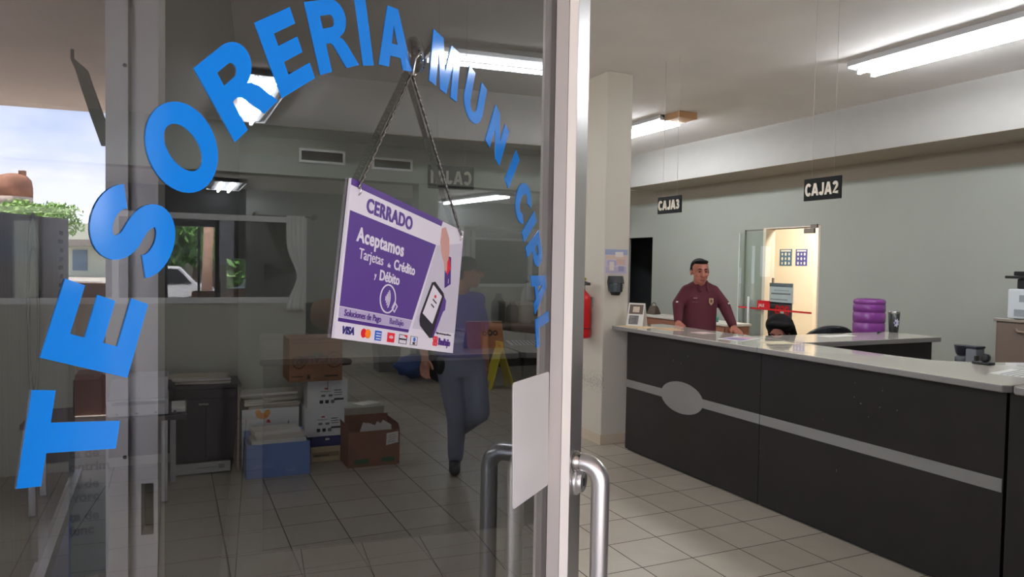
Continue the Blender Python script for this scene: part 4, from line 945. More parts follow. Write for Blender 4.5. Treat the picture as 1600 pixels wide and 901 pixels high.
MB().lathe([(.010, -.012), (.024, -.012), (.024, .012), (.010, .012)], (4.20, 2.60, 1.100), M_BLACK, 24, axis=X_).build('tape_roll', td)
MB().box(4.185, 4.215, 2.645, 2.655, 1.0765, 1.105, M_BLACK).build('cutter', td)
ch = dep(1286, 505, 6.62)
office_chair(ch.x, ch.y, math.radians(150), dep(1286, 502.5, 6.62).z, 'black rounded office chair back showing above the return counter', w=.43)
# ------------------------------------------------------------------ air vents in the cross beam
def vent(a, b, label):
    p0, p1 = onY(a[0], a[1], 9.69), onY(b[0], b[1], 9.69); x0, x1 = p0.x, p1.x; z1 = p0.z; z0 = onY(a[0], a[2], 9.69).z
    t = thing('air_vent', label, 'vent', ((x0+x1)/2, 9.69, z0), 'air vents in the cross beam')
    mb = MB(); b_ = .03; y0, y1 = 9.665, 9.6945
    mb.box(x0, x1, y0, y1, z0, z0+b_, M_WFRAME).box(x0, x1, y0, y1, z1-b_, z1, M_WFRAME).box(x0, x0+b_, y0, y1, z0+b_, z1-b_, M_WFRAME).box(x1-b_, x1, y0, y1, z0+b_, z1-b_, M_WFRAME); mb.build('frame', t)
    mb = MB(); n = 7
    for i in range(n):
        z = z0+b_+(z1-z0-2*b_)*(i+.5)/n; mb.box(-(x1-x0)/2+b_, (x1-x0)/2-b_, -.010, .010, -.002, .002, mat('vent_grey', (120, 118, 114), .5), Matrix.Translation(((x0+x1)/2, 9.680, z)) @ Matrix.Rotation(-.7, 4, 'X'))
    mb.build('slats', t)
    MB().box(x0+b_, x1-b_, 9.692, 9.6945, z0+b_, z1-b_, mat('vent_dark', (52, 50, 48), .8)).build('backing', t)
vent((467, 231, 253), (539, 238), 'grilled air vent in the beam left of the hanging sign chain')
vent((581, 245, 264), (644, 249), 'grilled air vent in the beam between the two sign chains')

# ------------------------------------------------------------------ window dressing
def curtain(name, label, x, y, z0, z1, ws, m, folds=5, d=.035, pinch=None, kind='curtain', off=None):
    mb = MB(); nz, nx = 24, folds*8; vs = []; fs = []
    for i in range(nz+1):
        v = i/nz; z = z0+(z1-z0)*v; w = ws(v); o = off(v) if off else 0
        for j in range(nx+1):
            u = j/nx; vs.append(Vector((x+o+(u-.0)*w, y+d*math.sin(u*folds*2*PI)*.5, z)))
    for i in range(nz):
        for j in range(nx): a = i*(nx+1)+j; fs.append((a, a+1, a+nx+2, a+nx+1))
    mb.add(vs, fs, m, True); o = mb.build(name); s = o.modifiers.new('thick', 'SOLIDIFY'); s.thickness = .003
    return tag(o, label, kind)
M_CURT = mat('white_curtain_cloth', (240, 240, 236), .85)
xr = pr+.02; wl = lambda v: .145-.085*math.exp(-((v-.36)/.20)**2)
curtain('curtain', 'white curtain gathered at the right end of the partition window', 0, YP-.05, pzb-.06, pzt+.01, wl, M_CURT, 4, .03, off=lambda v: xr-.04-wl(v))
kx0, kx1 = onY(413, 430, YP+.30).x, onY(458, 430, YP+.30).x; kz = onY(452, 424, YP+.3).z
def kn(v): return .05+.22*abs(v-.5)
M_DKC = mat('grey_sheer_cloth', (96, 94, 92), .85)
mb = MB(); zt0, zk, zb0 = onY(430, 411, YP+.3).z, kz, onY(430, 442, YP+.3).z
vs = []; fs = []; nn = 14
for i in range(nn+1):
    u = i/nn
    for j in range(13):
        v = j/12; w_ = (1-u)**.8; vs.append(Vector((kx0+(kx1-kx0)*u, YP+.30+.02*math.sin(v*20)*w_, zk+((zb0+(zt0-zb0)*v)-zk)*w_*(1.0)+.004*math.sin(v*30))))
for i in range(nn):
    for j in range(12): a = i*13+j; fs.append((a, a+13, a+14, a+1))
# the cloth above the knot, spreading to the top rail
xa, xb, zt9 = onY(416, 400, YP+.3).x, onY(470, 400, YP+.3).x, pzt+.02
vs2 = []; fs2 = []
for i in range(13):
    v = i/12; w_ = v**.55; xl = kx1+(xa-kx1)*w_; xr_ = kx1+.01+(xb-kx1)*w_
    for j in range(25):
        u = j/24; vs2.append(Vector((xl+(xr_-xl)*u, YP+.32+.018*math.sin(u*22)*(.3+.7*v), kz+(zt9-kz)*v)))
for i in range(12):
    for j in range(24): a = i*25+j; fs2.append((a, a+1, a+26, a+25))
mb.add(vs, fs, M_DKC, True); mb.add(vs2, fs2, M_DKC, True); o = mb.build('knotted_curtain'); s = o.modifiers.new('thick', 'SOLIDIFY'); s.thickness = .004
tag(o, 'grey cloth curtain knotted and pulled aside behind the partition window', 'curtain')
tag(MB().tube([Vector((xa-.1, YP+.32, zt9+.004)), Vector((xb+.1, YP+.32, zt9+.004))], .008, M_STEEL, 10).build('curtain_rod'), 'thin rod holding the knotted grey curtain', 'curtain rod')
struct('trim_rod', MB().box(xb+.09, xb+.11, YP+.09, YP+.33, zt9-.02, zt9+.02, M_STEEL).box(xa-.11, xa-.09, YP+.09, YP+.33, zt9-.02, zt9+.02, M_STEEL))

# ------------------------------------------------------------------ cartons and furniture by the partition
def carton(name, label, x0, x1, y0, y1, z0, z1, m, ink=(), texts=(), group=None, open_=False, flaps=None, seam=True, rot=0.0, cat='box'):
    cxm, cym = (x0+x1)/2, (y0+y1)/2
    t = thing(name, label, cat, (cxm, cym, z0), group)
    R = Matrix.Translation((cxm, cym, z0)) @ Matrix.Rotation(rot, 4, 'Z'); w, d, h = x1-x0, y1-y0, z1-z0; k = .004
    mb = MB()
    if open_:
        mb.box(-w/2, w/2, -d/2, d/2, .0005, k, m, R)
        mb.box(-w/2, w/2, -d/2, -d/2+k, k, h, m, R).box(-w/2, w/2, d/2-k, d/2, k, h, m, R).box(-w/2, -w/2+k, -d/2+k, d/2-k, k, h, m, R).box(w/2-k, w/2, -d/2+k, d/2-k, k, h, m, R)
    else:
        mb.box(-w/2, w/2, -d/2, d/2, .0005, h, m, R)
    R3 = R.to_3x3(); o = R @ Vector((-w/2, -d/2, 0)); fr = (o, R3 @ X_, ZZ)
    for (a, b, c, e, mm) in ink: mb.quad(fr, a*w, b*h, c*w, e*h, .0003, .0012, mm)
    for (s, u, v, sz, mm, bold, flip) in texts:
        f2 = (o+(R3 @ X_)*(u*w)+ZZ*(v*h), (R3 @ X_)*(-1 if flip else 1), ZZ*(-1 if flip else 1)); mb.text(s, f2, sz*h, mm, .0003, .0014, bold)
    mb.build('carton', t, bevel=.0015)
    if seam and not open_:
        mb = MB(); mb.box(-w/2-.001, w/2+.001, -.025, .025, h-.0002, h+.0008, mat('packing_tape', (176, 150, 116), .3), R); mb.box(-.002, .002, -d/2-.0012, -d/2-.0004, h*.62, h, M_INK, R); mb.build('tape', t)
    for (side, ang, ln) in flaps or ():
        mb = MB(); Q = {'f': Matrix.Translation((0, -d/2, h)), 'b': Matrix.Translation((0, d/2, h)) @ Matrix.Rotation(PI, 4, 'Z'), 'l': Matrix.Translation((-w/2, 0, h)) @ Matrix.Rotation(-PI/2, 4, 'Z'), 'r': Matrix.Translation((w/2, 0, h)) @ Matrix.Rotation(PI/2, 4, 'Z')}[side]
        L = w if side in 'fb' else d
        mb.box(-L/2+.003, L/2-.003, 0, k, .001, ln, m, R @ Q @ Matrix.Rotation(ang, 4, 'X')); mb.build('flap', t)
    return t
def YZ(px, py, Y): p = onY(px, py, Y); return p.x, p.z
def logo_ring(frm, u, v, r, m): pass
M_BLUEB = mat('blue_carton', (112, 136, 190), .7); M_WB = mat('white_carton', (236, 235, 230), .7); M_NAVYB = mat('navy_carton', (52, 56, 112), .7); M_BEIGEB = mat('beige_carton', (200, 180, 140), .7)
inkO = mat('carton_orange', (236, 140, 70), .7); inkR = mat('carton_red', (206, 60, 50), .7); inkG = mat('carton_green', (50, 104, 76), .7); inkB = mat('carton_brown_ink', (42, 30, 26), .8)
# blue carton in front
yf = 5.50; bx0, bx1 = YZ(385, 740, yf)[0], YZ(484, 740, yf)[0]; bz = onY(484, 688, yf).z
b1 = carton('blue_box', 'blue carton full of papers standing on the floor tiles', bx0, bx1, yf, yf+.27, 0, bz, M_BLUEB, texts=[('OfficeXO', .06, .30, .16, mat('pale_blue_ink', (150, 176, 214), .7), .01, 0), ('hojas', .62, .14, .13, mat('pale_blue_ink', (150, 176, 214), .7), .01, 0)], open_=True, flaps=[('b', .35, .05)])
def paper_pile(name, label, x0, x1, y0, y1, z0, n, seed, step=.006, group=None):
    """each loose wad of the pile a child"""
    rng = random.Random(seed); t = thing(name, label, 'papers', ((x0+x1)/2, (y0+y1)/2, z0), group); z = z0+.0008
    for i in range(n):
        w, d = (x1-x0)*rng.uniform(.78, .98), (y1-y0)*rng.uniform(.75, .95); h = step*rng.uniform(.6, 1.4)
        R = Matrix.Translation(((x0+x1)/2+rng.uniform(-.012, .012), (y0+y1)/2+rng.uniform(-.012, .012), z)) @ Matrix.Rotation(rng.uniform(-.16, .16), 4, 'Z') @ Matrix.Rotation(rng.uniform(-.035, .035), 4, 'Y')
        mb = MB(); c = rng.choice(((220, 214, 200), (206, 198, 182), (226, 222, 214), (196, 184, 166)))
        mb.box(-w/2, w/2, -d/2, d/2, 0, h, mat('paper_%d_%d_%d' % c, c, .85), R); mb.build('paper_wad', t); z += h+.0004
    return t
for side in (0,):
    paper_pile('paper_pile', 'papers heaped in the open blue carton', bx0+.012, bx1-.012, yf+.012, yf+.258, .006, 10, 3, (bz+.045)/10.4)
# paper carton with red logo behind it
yg_ = 5.86; gx0, gx1 = YZ(378, 640, yg_)[0], YZ(467, 640, yg_)[0]; gz = onY(420, 638, yg_).z
b2 = carton('paper_box', 'white paper carton with orange flower print behind the blue carton', gx0, gx1, yg_, yg_+.26, 0, gz, M_WB, texts=[('PAPERLINE', .15, .62, .075, mat('grey_green_ink', (120, 128, 120), .7), .012, 0)], seam=False)
fr = (Vector((gx0, yg_, 0)), X_, ZZ); w, h = gx1-gx0, gz; mb = MB()
for i in range(7):
    a = math.radians(200+23*i); c = (.36*w+.09*w*math.cos(a), .97*h+.10*h*math.sin(a)); mb.prism([(c[0]+.05*w*math.cos(2*PI*k/10), min(c[1]+.055*h*math.sin(2*PI*k/10), h*.998)) for k in range(10)], fr, .0012+.0001*i, .0016+.0001*i, inkO if i % 2 else mat('carton_amber', (238, 176, 84), .7))
mb.prism([(.42*w, .76*h), (.50*w, .74*h), (.48*w, .80*h), (.44*w, .81*h)], fr, .0012, .002, inkR)
mb.prism([(.70*w, .40*h), (.76*w, .40*h), (.80*w, .62*h), (.84*w, .40*h), (.90*w, .40*h), (.88*w, .60*h), (.83*w, .68*h), (.815*w, .80*h), (.80*w, .68*h), (.73*w, .60*h)], fr, .0012, .002, M_INK)
o = mb.build('print', b2)
paper_pile('paper_pile', 'bundle of old papers lying on the white flower-print carton', gx0-.0, gx1+.01, yg_+.005, yg_+.255, gz, 6, 5, .021)
# the white stack under the brown carton
ys = 5.80; wx0, wx1 = YZ(486, 700, ys)[0], YZ(538, 700, ys)[0]
z1_, z2_, z3_, z4_ = onY(510, 697, ys).z, onY(510, 681, ys).z, onY(508, 637, ys).z, onY(512, 593, ys).z
carton('beige_box', 'beige printed carton at the bottom of the white carton stack', wx0, wx1, ys, ys+.30, 0, z1_, M_BEIGEB, ink=[(.05, .30, .85, .62, mat('printed_tan', (150, 128, 98), .8))], texts=[('papel bond', .1, .36, .22, M_INK, .02, 0)], seam=False)
carton('navy_box', 'navy carton sandwiched low in the white carton stack', wx0, wx1, ys, ys+.30, z1_+.001, z2_, M_NAVYB, ink=[(.42, .6, .55, .8, M_PAPER)], seam=False)
dots = [(.30+.14*i, .16, .39+.14*i, .28, M_INK if i < 2 else M_GREYINK) for i in range(3)]+[(.66, .26, .90, .33, M_INK), (.34, .40, .44, .48, M_GREYINK), (.52, .40, .62, .48, M_GREYINK), (.66, .44, .86, .47, M_GREYINK), (.66, .52, .86, .55, M_GREYINK), (.66, .60, .84, .64, M_GREYINK), (.30, .58, .58, .60, M_GREYINK), (.42, .66, .50, .72, inkR)]
ux0, ux1 = YZ(476, 660, ys)[0], YZ(538, 660, ys)[0]
carton('white_box', 'white printed carton, lower of the two under the brown carton', ux0, ux1, ys, ys+.30, z2_+.001, z3_, M_WB, ink=dots, seam=False)
vx0, vx1 = YZ(480, 620, ys)[0], YZ(543, 615, ys)[0]
carton('white_box', 'white printed carton right under the brown carton', vx0, vx1, ys-.005, ys+.29, z3_+.001, z4_, M_WB, ink=dots)
yk = 5.74; kx0_, kx1_ = YZ(452, 560, yk)[0], YZ(535, 560, yk)[0]; kz1 = onY(490, 529, yk).z
cal_t = carton('brown_box', 'brown carton with upside-down print crowning the white carton stack', kx0_, kx1_, yk, yk+.34, z4_+.001, kz1, M_CARD, ink=[(.04, .90, .96, .91, inkB), (.44, .60, .62, .68, inkG), (.33, .06, .39, .16, inkB), (.04, .12, .26, .14, inkB), (.66, .10, .92, .14, inkB)], texts=[('CALIA', .72, .60, .24, inkB, .03, 1)], seam=False)
mb = MB(); w, h = kx1_-kx0_, kz1-z4_-.001; fr = (Vector((kx0_, yk, z4_+.001)), X_, ZZ)
for (u, v, r) in ((.845, .50, .19), (.845, .50, .10), (.18, .46, .15), (.18, .46, .06)):
    mb.shape([arc(u*w, v*h, r*h, r*h, 0, 360, 28)[:-1], arc(u*w, v*h, r*h-.007, r*h-.007, 0, 360, 28)[:-1]], fr, .0012, .002, inkB)
mb.build('print', cal_t)
# open brown carton at the right
yo = 5.52; ox0, ox1 = YZ(543.5, 727, yo)[0], YZ(624, 727, yo)[0]; oz = onY(580, 673, yo).z
b6 = carton('open_box', 'open brown carton with loose papers inside, rightmost on the floor', ox0, ox1, yo, yo+.36, 0, oz, mat('open_carton_brown', (142, 98, 78), .85, noise=.08, nscale=9), ink=[(.12, .10, .40, .22, inkG), (.64, .10, .90, .22, inkG)], open_=True, flaps=[('r', -.25, .05), ('l', .1, .05), ('b', -.1, .06)])
mb = MB(); fr = (Vector((ox0, yo, 0)), X_, ZZ); w, h = ox1-ox0, oz; mb.prism([(.73*w, .56*h), (.97*w, .62*h), (.97*w, .94*h), (.74*w, .90*h)], fr, .0005, .0012, M_PAPER)
for i in range(4): mb.prism([(.77*w, (.64+.06*i)*h), (.92*w, (.67+.06*i)*h), (.92*w, (.68+.06*i)*h), (.77*w, (.65+.06*i)*h)], fr, .0012, .0016, M_GREYINK)
mb.build('pasted_label', b6, label='white pasted label')
rng = random.Random(11)
pp_ = thing('paper_sheets', 'loose white sheets sticking up inside the open brown carton', 'papers', ((ox0+ox1)/2, yo+.18, .01))
for i in range(7):
    R = Matrix.Translation((ox0+.12+.025*i, yo+.14+.02*i, .012)) @ Matrix.Rotation(rng.uniform(-.3, .3), 4, 'Z') @ Matrix.Rotation(rng.uniform(.15, .55), 4, 'Y') @ Matrix.Rotation(-.12, 4, 'X')
    mb = MB(); mb.box(-.075, .075, -.001, .001, .012, oz+.0+rng.uniform(-.03, .02), M_PAPER, R); mb.build('sheet', pp_)
# flat carton with papers behind
q = onZ(566, 652, 0); yb_ = 6.55; ax0, ax1, az = onY(540, 640, yb_).x, onY(592, 640, yb_).x, onY(566, 636, yb_).z
carton('low_box', 'pale low carton behind the open brown carton', ax0, ax1+.05, yb_, yb_+.3, 0, az, mat('pale_carton', (178, 176, 166), .8), seam=False)
flat('paper_sheet', 'crumpled white sheet on the pale low carton', 'paper', (ax0+ax1)/2+.07, yb_+.13, .2, .16, .4, M_PAPER, z=az, th=.012)

# dark cabinet with papers on top
yc_ = 5.80; c0, c1 = onY(270, 700, yc_).x, onY(374, 700, yc_).x; ctop = onY(320, 601, yc_).z
cabt = thing('cabinet', 'dark brown low cabinet against the white partition', 'cabinet', ((c0+c1)/2, yc_+.18, 0))
M_CAB = mat('espresso_wood', (58, 50, 52), .42, noise=.12, nscale=4, stretch=(2, 2, 10)); M_CABE = mat('pale_cabinet_edge', (150, 130, 112), .5)
MB().box(c0, c1-.016, yc_+.018, yc_+.36, .085, ctop-.028, M_CAB).build('body', cabt, bevel=.003)
MB().box(c1-.0155, c1, yc_+.0, yc_+.36, 0, ctop-.028, M_CABE).build('side_panel', cabt, label='pale side panel edge')
MB().box(c0-.3, c1+.012, yc_-.015, yc_+.375, ctop-.0275, ctop, mat('dark_plum_top', (66, 54, 58), .4)).build('top', cabt, bevel=.003)
MB().box(c0, c0+.016, yc_+.02, yc_+.35, 0, .085, M_CAB).build('leg', cabt)
zd = ctop-.105
dr = MB().box(c0+.006, c1-.022, yc_, yc_+.017, zd+.004, ctop-.034, M_CAB).build('drawer', cabt, bevel=.002)
for k in range(2):
    x0 = c0+.006+(c1-c0-.028)*k/2; d_ = MB().box(x0+.001, x0+(c1-c0-.028)/2-.002, yc_, yc_+.017, .095, zd, M_CAB).build('door', cabt, bevel=.002)
    if k == 0: MB().box(x0+(c1-c0)/2*.72, x0+(c1-c0)/2*.72+.07, yc_-.018, yc_-.0005, zd-.045, zd-.028, M_CHROME).build('handle', d_, bevel=.003)
mb = MB(); R = Matrix.Translation(((c0+c1)/2-.03, yc_-.05, .012)) @ Matrix.Rotation(-.08, 4, 'X'); mb.box(-.21, .19, 0, .02, 0, .075, mat('pale_board', (196, 192, 184), .7), R); mb.box(-.05, .10, -.001, 0, .035, .040, M_GREYINK, R).box(.11, .15, -.001, 0, .025, .055, M_GREYINK, R)
tag(mb.build('pale_plank'), 'pale board leaning at the foot of the dark cabinet', 'board')
paper_pile('paper_pile', 'loose papers scattered on top of the dark cabinet', c0-.02, c1-.05, yc_+.02, yc_+.30, ctop, 5, 9, .010)
# printer table
yt = 5.15; tzt = onY(220, 652, yt).z; tx0, tx1 = onY(30, 650, yt).x, onY(292, 650, yt).x
pt_ = thing('printer_table', 'dark table with steel legs carrying the white printer', 'table', ((tx0+tx1)/2, yt+.25, 0))
MB().box(tx0, tx1, yt, yt+.50, tzt-.03, tzt, mat('dark_plum_top', (66, 54, 58), .4)).build('tabletop', pt_, bevel=.003)
for (x, y) in ((onY(257, 780, yt).x, yt+.03), (tx0+.06, yt+.03), (tx1-.03-.05, yt+.45), (tx0+.06, yt+.45)):
    MB().box(x-.018, x+.018, y-.018, y+.018, .012, tzt-.0305, M_ALU).build('leg', pt_); 
MB().box(tx0+.05, tx1-.10, yt+.44, yt+.46, .22, tzt-.031, M_CAB).build('modesty_panel', pt_)
px0, px1 = onY(166, 640, yt).x, onY(263, 640, yt).x; pz1 = onY(220, 590, yt+.12).z
M_PW2 = mat('old_printer_white', (200, 198, 200), .45)
wp = thing('printer', 'white desktop printer on the dark table, seen through the door glass', 'printer', ((px0+px1)/2, yt+.2, tzt))
zm = tzt+.11
MB().box(px0, px1, yt+.02, yt+.40, tzt+.006, zm, M_PW2).build('body', wp, bevel=.008)
mb = MB(); mb.hexa([Vector(p) for p in ((px0+.01, yt+.05, zm+.001), (px1-.005, yt+.05, zm+.001), (px1-.005, yt+.40, zm+.001), (px0+.01, yt+.40, zm+.001), (px0+.02, yt+.13, pz1), (px1+.0, yt+.13, pz1), (px1+.0, yt+.40, pz1), (px0+.02, yt+.40, pz1))], mat('old_printer_lid', (172, 168, 170), .5)); mb.build('lid', wp, bevel=.006)
MB().box(px0+.03, px1-.02, yt+.010, yt+.019, zm-.03, zm-.012, M_GREYINK).build('output_slot', wp)
for k in range(4): MB().box(px0+.05+.11*k, px0+.065+.11*k, yt+.012, yt+.0195, tzt+.02, tzt+.03, M_INK).build('button', wp)
for k in (.04, .4): MB().box(px0+k, px0+k+.03, yt+.05, yt+.35, tzt, tzt+.006, M_BLACK).build('foot', wp)
trx0, trx1 = onY(263, 630, yt+.1).x, onY(292, 630, yt+.1).x
tray = thing('paper_tray', 'paper tray with a white ream beside the old white printer', 'tray', ((trx0+trx1)/2, yt+.2, tzt))
mb = MB(); mb.box(trx0+.016, trx1, yt+.06, yt+.36, tzt+.0005, tzt+.008, M_GREYLAM).box(trx1-.004, trx1, yt+.06, yt+.36, tzt+.008, tzt+.04, M_GREYLAM); mb.build('base', tray)
MB().box(trx0+.020, trx1-.008, yt+.07, yt+.34, tzt+.0085, tzt+.032, M_PAPER).build('paper_ream', tray)
# more stuff left on the table: black device and papers, cable
d0, d1 = onY(112, 620, yt+.15).x, onY(160, 620, yt+.15).x; dz = onY(130, 585, yt+.15).z
dv = thing('black_device', 'black office device standing left of the old white printer', 'device', ((d0+d1)/2, yt+.3, tzt))
MB().box(d0, d1, yt+.20, yt+.42, tzt+.0005, dz-.04, mat('device_black', (40, 38, 40), .5)).build('body', dv, bevel=.01)
MB().box(d0+.015, d1-.015, yt+.17, yt+.38, dz-.0395, dz, mat('device_grey', (96, 92, 92), .5)).build('lid', dv, bevel=.01)
cbm = MB(); pts = []
for i in range(15): u = i/14; pts.append(Vector((onY(150, 700, yt-.02).x+.03*math.sin(u*7), yt-.03+.02*math.cos(u*5), tzt+.012-(tzt-.0)*u*.98)))
pts = [Vector((pts[0].x, yt+.06, tzt+.008)), Vector((pts[0].x, yt-.01, tzt+.012))]+pts[1:]; cbm.tube(pts, .004, M_BLACK, 8); tag(cbm.build('power_cable'), 'thin black cable hanging from the printer table to the floor', 'cable')

# ------------------------------------------------------------------ far end of the hall, seen dimly through the door glass
fz = .75; yD = 8.9
fx0, fx1 = onY(692, 520, yD).x, onY(905, 520, yD).x
fd = thing('desk', 'brown desk at the far end of the hall behind the walking man', 'desk', ((fx0+fx1)/2, yD+.35, 0))
M_DESK = mat('desk_brown_grey', (122, 108, 96), .5)
MB().box(fx0, fx1, yD, yD+.7, fz-.03, fz, M_DESK).build('desktop', fd, bevel=.003)
for x in (fx0+.02, fx1-.06): MB().box(x, x+.04, yD+.03, yD+.67, 0, fz-.0305, M_DARKLAM).build('side_panel', fd)
MB().box(fx0+.0605, fx1-.0605, yD+.50, yD+.53, .12, fz-.031, M_DARKLAM).build('modesty_panel', fd)
jj = onY(822, 520, yD+.35)
wj = thing('white_jug', 'tall white plastic jug standing on the far desk', 'jug', (jj.x, yD+.35, fz))
jh = onY(822, 440, yD+.35).z-fz
MB().lathe([(.07, .001), (.082, .02), (.086, jh*.55), (.07, jh*.78), (.03, jh*.9), (.03, jh*.97)], (jj.x, yD+.35, fz), mat('translucent_white', (196, 196, 190), .35), 24).build('bottle', wj)
MB().lathe([(.033, 0), (.033, .03)], (jj.x, yD+.35, fz+jh*.97+.0005), M_BLACK, 16).build('cap', wj)
for i, (px, top, w, c, lab) in enumerate(((748, 478, .07, (70, 68, 66), 'dark bottle on the far desk nearest the walking man'), (778, 458, .10, (58, 60, 62), 'dark coffee pot on the far desk under the far window'), (800, 470, .09, (120, 120, 118), 'grey canister on the far desk between the coffee pot and white jug'))):
    p = onY(px, 515, yD+.45); hh = max(.1, onY(px, top, yD+.45).z-fz); mb = MB(); mb.lathe([(w*.8, .001), (w, .02), (w, hh*.7), (w*.5, hh*.85), (w*.4, hh)], (p.x, yD+.45, fz), mat('far_item_%d' % i, c, .4), 20)
    tag(mb.build(('bottle', 'coffee_pot', 'canister')[i]), lab, ('bottle', 'pot', 'canister')[i])
mon = onY(838, 460, yD+.4); mo = thing('monitor', 'black monitor on the far desk by the right edge of the pane', 'monitor', (onY(855, 460, yD+.4).x, yD+.4, fz))
x0 = onY(836, 460, yD+.4).x; zt = onY(850, 428, yD+.4).z
MB().box(x0, x0+.5, yD+.40, yD+.44, fz+.09, zt, M_BLACK).build('screen', mo, bevel=.006)
MB().box(x0+.21, x0+.29, yD+.42, yD+.45, fz+.012, fz+.0895, M_BLACK).build('stand', mo); MB().box(x0+.14, x0+.36, yD+.34, yD+.50, fz+.0005, fz+.0115, M_BLACK).build('foot', mo)
# yellow wet-floor sign
wp0 = onZ(783, 580, 0); M_YEL = mat('yellow_plastic', (232, 214, 60), .45)
ws = thing('wet_floor_sign', 'yellow folding wet-floor sign on the tiles before the far desk', 'floor sign', (wp0.x, wp0.y-.0, 0))
wy = 8.45; wx = onY(780, 550, wy).x; ws.location = (wx, wy, 0)
for s in (-1, 1):
    R = Matrix.Translation((wx, wy, .58)) @ Matrix.Rotation(s*.30, 4, 'Y') @ Matrix.Rotation(.0, 4, 'X')
    fr = (R @ Vector((0, 0, 0)), R.to_3x3() @ Y_, R.to_3x3() @ ZZ)
    mb = MB(); mb.shape([[(-.15, -.60), (-.07, -.60), (-.05, -.50), (.05, -.50), (.07, -.60), (.15, -.60), (.10, -.05), (.07, .02), (-.07, .02), (-.10, -.05)], [(-.03, -.06), (.03, -.06), (.03, -.03), (-.03, -.03)]], fr, -.006+s*.014, .006+s*.014, M_YEL); mb.build('panel', ws)
MB().tube([Vector((wx, wy-.08, .585)), Vector((wx, wy+.08, .585))], .012, M_YEL, 12).build('hinge', ws)
# cleaning corner: blue bag, grey bin, boxes
bp2 = onZ(641, 591, 0)
def blob(c, r, seed, m, amp=.24):
    rng = random.Random(seed); mb = MB(); mb.ball(c, r, m, 24, 14); ph = [(rng.uniform(2, 5), rng.uniform(0, 6)) for _ in range(6)]
    c = Vector(c)
    for i, v in enumerate(mb.v):
        d = Vector(v)-c; k = 1+amp*(math.sin(ph[0][0]*d.x/r[0]*2+ph[0][1])*math.sin(ph[1][0]*d.z/r[2]*2+ph[1][1])+.5*math.sin(ph[2][0]*3*d.y/r[1]+ph[2][1]))*.7
        p = c+d*k; mb.v[i] = (p.x, p.y, max(p.z, .001))
    return mb
tag(blob((bp2.x, bp2.y, .17), (.21, .17, .15), 4, mat('blue_bag_plastic', (40, 74, 136), .45)).build('blue_bag'), 'blue plastic bag on the floor beside the walking man', 'bag')
gb_ = onZ(608, 581, 0); gt = onY(600, 531, gb_.y).z
bn = thing('waste_bin', 'grey waste bin on the far floor left of the blue bag', 'bin', (gb_.x, gb_.y, 0))
mb = MB(); w = .15; mb.hexa([Vector(p) for p in ((gb_.x-w, gb_.y, .001), (gb_.x+w, gb_.y, .001), (gb_.x+w, gb_.y+.3, .001), (gb_.x-w, gb_.y+.3, .001), (gb_.x-w*1.15, gb_.y-.03, gt-.03), (gb_.x+w*1.15, gb_.y-.03, gt-.03), (gb_.x+w*1.15, gb_.y+.33, gt-.03), (gb_.x-w*1.15, gb_.y+.33, gt-.03))], mat('bin_grey', (128, 126, 124), .5)); mb.build('body', bn, bevel=.01)
MB().box(gb_.x-w*1.2, gb_.x+w*1.2, gb_.y-.04, gb_.y+.34, gt-.0295, gt, mat('bin_lid_grey', (150, 148, 146), .5)).build('lid', bn, bevel=.008)
oc = onZ(505, 640, 0)
office_chair(onY(505, 560, 8.2).x, 8.2, math.radians(20), 1.12, 'dark office chair behind the hanging sign, left of the bin', m=mat('chair_charcoal', (44, 40, 38), .7))
bc = thing('brown_jacket', 'brown jacket hung over the back of the dark office chair', 'jacket', (onY(515, 480, 8.0).x, 8.0, .75))
jx_ = onY(520, 480, 7.95).x
o_ = blob((jx_, 8.36, .98), (.17, .07, .17), 8, mat('brown_cloth', (120, 84, 62), .9), .10).build('cloth', bc)

# orange tent card on the near counter, seen mirrored in the glass
otc = rX(790, 540, 3.80)
otc.y = 1.925
ot = thing('tent_sign', 'orange tent card on the near counter, seen mirrored in the glass', 'sign', (3.82, otc.y, 1.06))
R = Matrix.Rotation(-PI/2, 3, 'Z')
M_OR = mat('orange_card', (186, 112, 50), .5)
frt, fl = tent(ot, (3.82, otc.y, 1.061), .235, .165, .11, R, M_OR, [(.06, .08, .94, .12, mat('orange_dark', (190, 100, 30), .5))], mat('cream_card', (222, 206, 180), .6))
mb = MB()
for k, (a, b, r) in enumerate(((.05, .55, .016), (.085, .56, .018), (.12, .54, .014))): mb.shape([arc(a, fl*b, r, r*1.1, 0, 360, 16)[:-1], arc(a, fl*b, r*.5, r*.55, 0, 360, 12)[:-1]], frt, .0005, .0016, M_INK)
mb.build('printed_mark', ot)
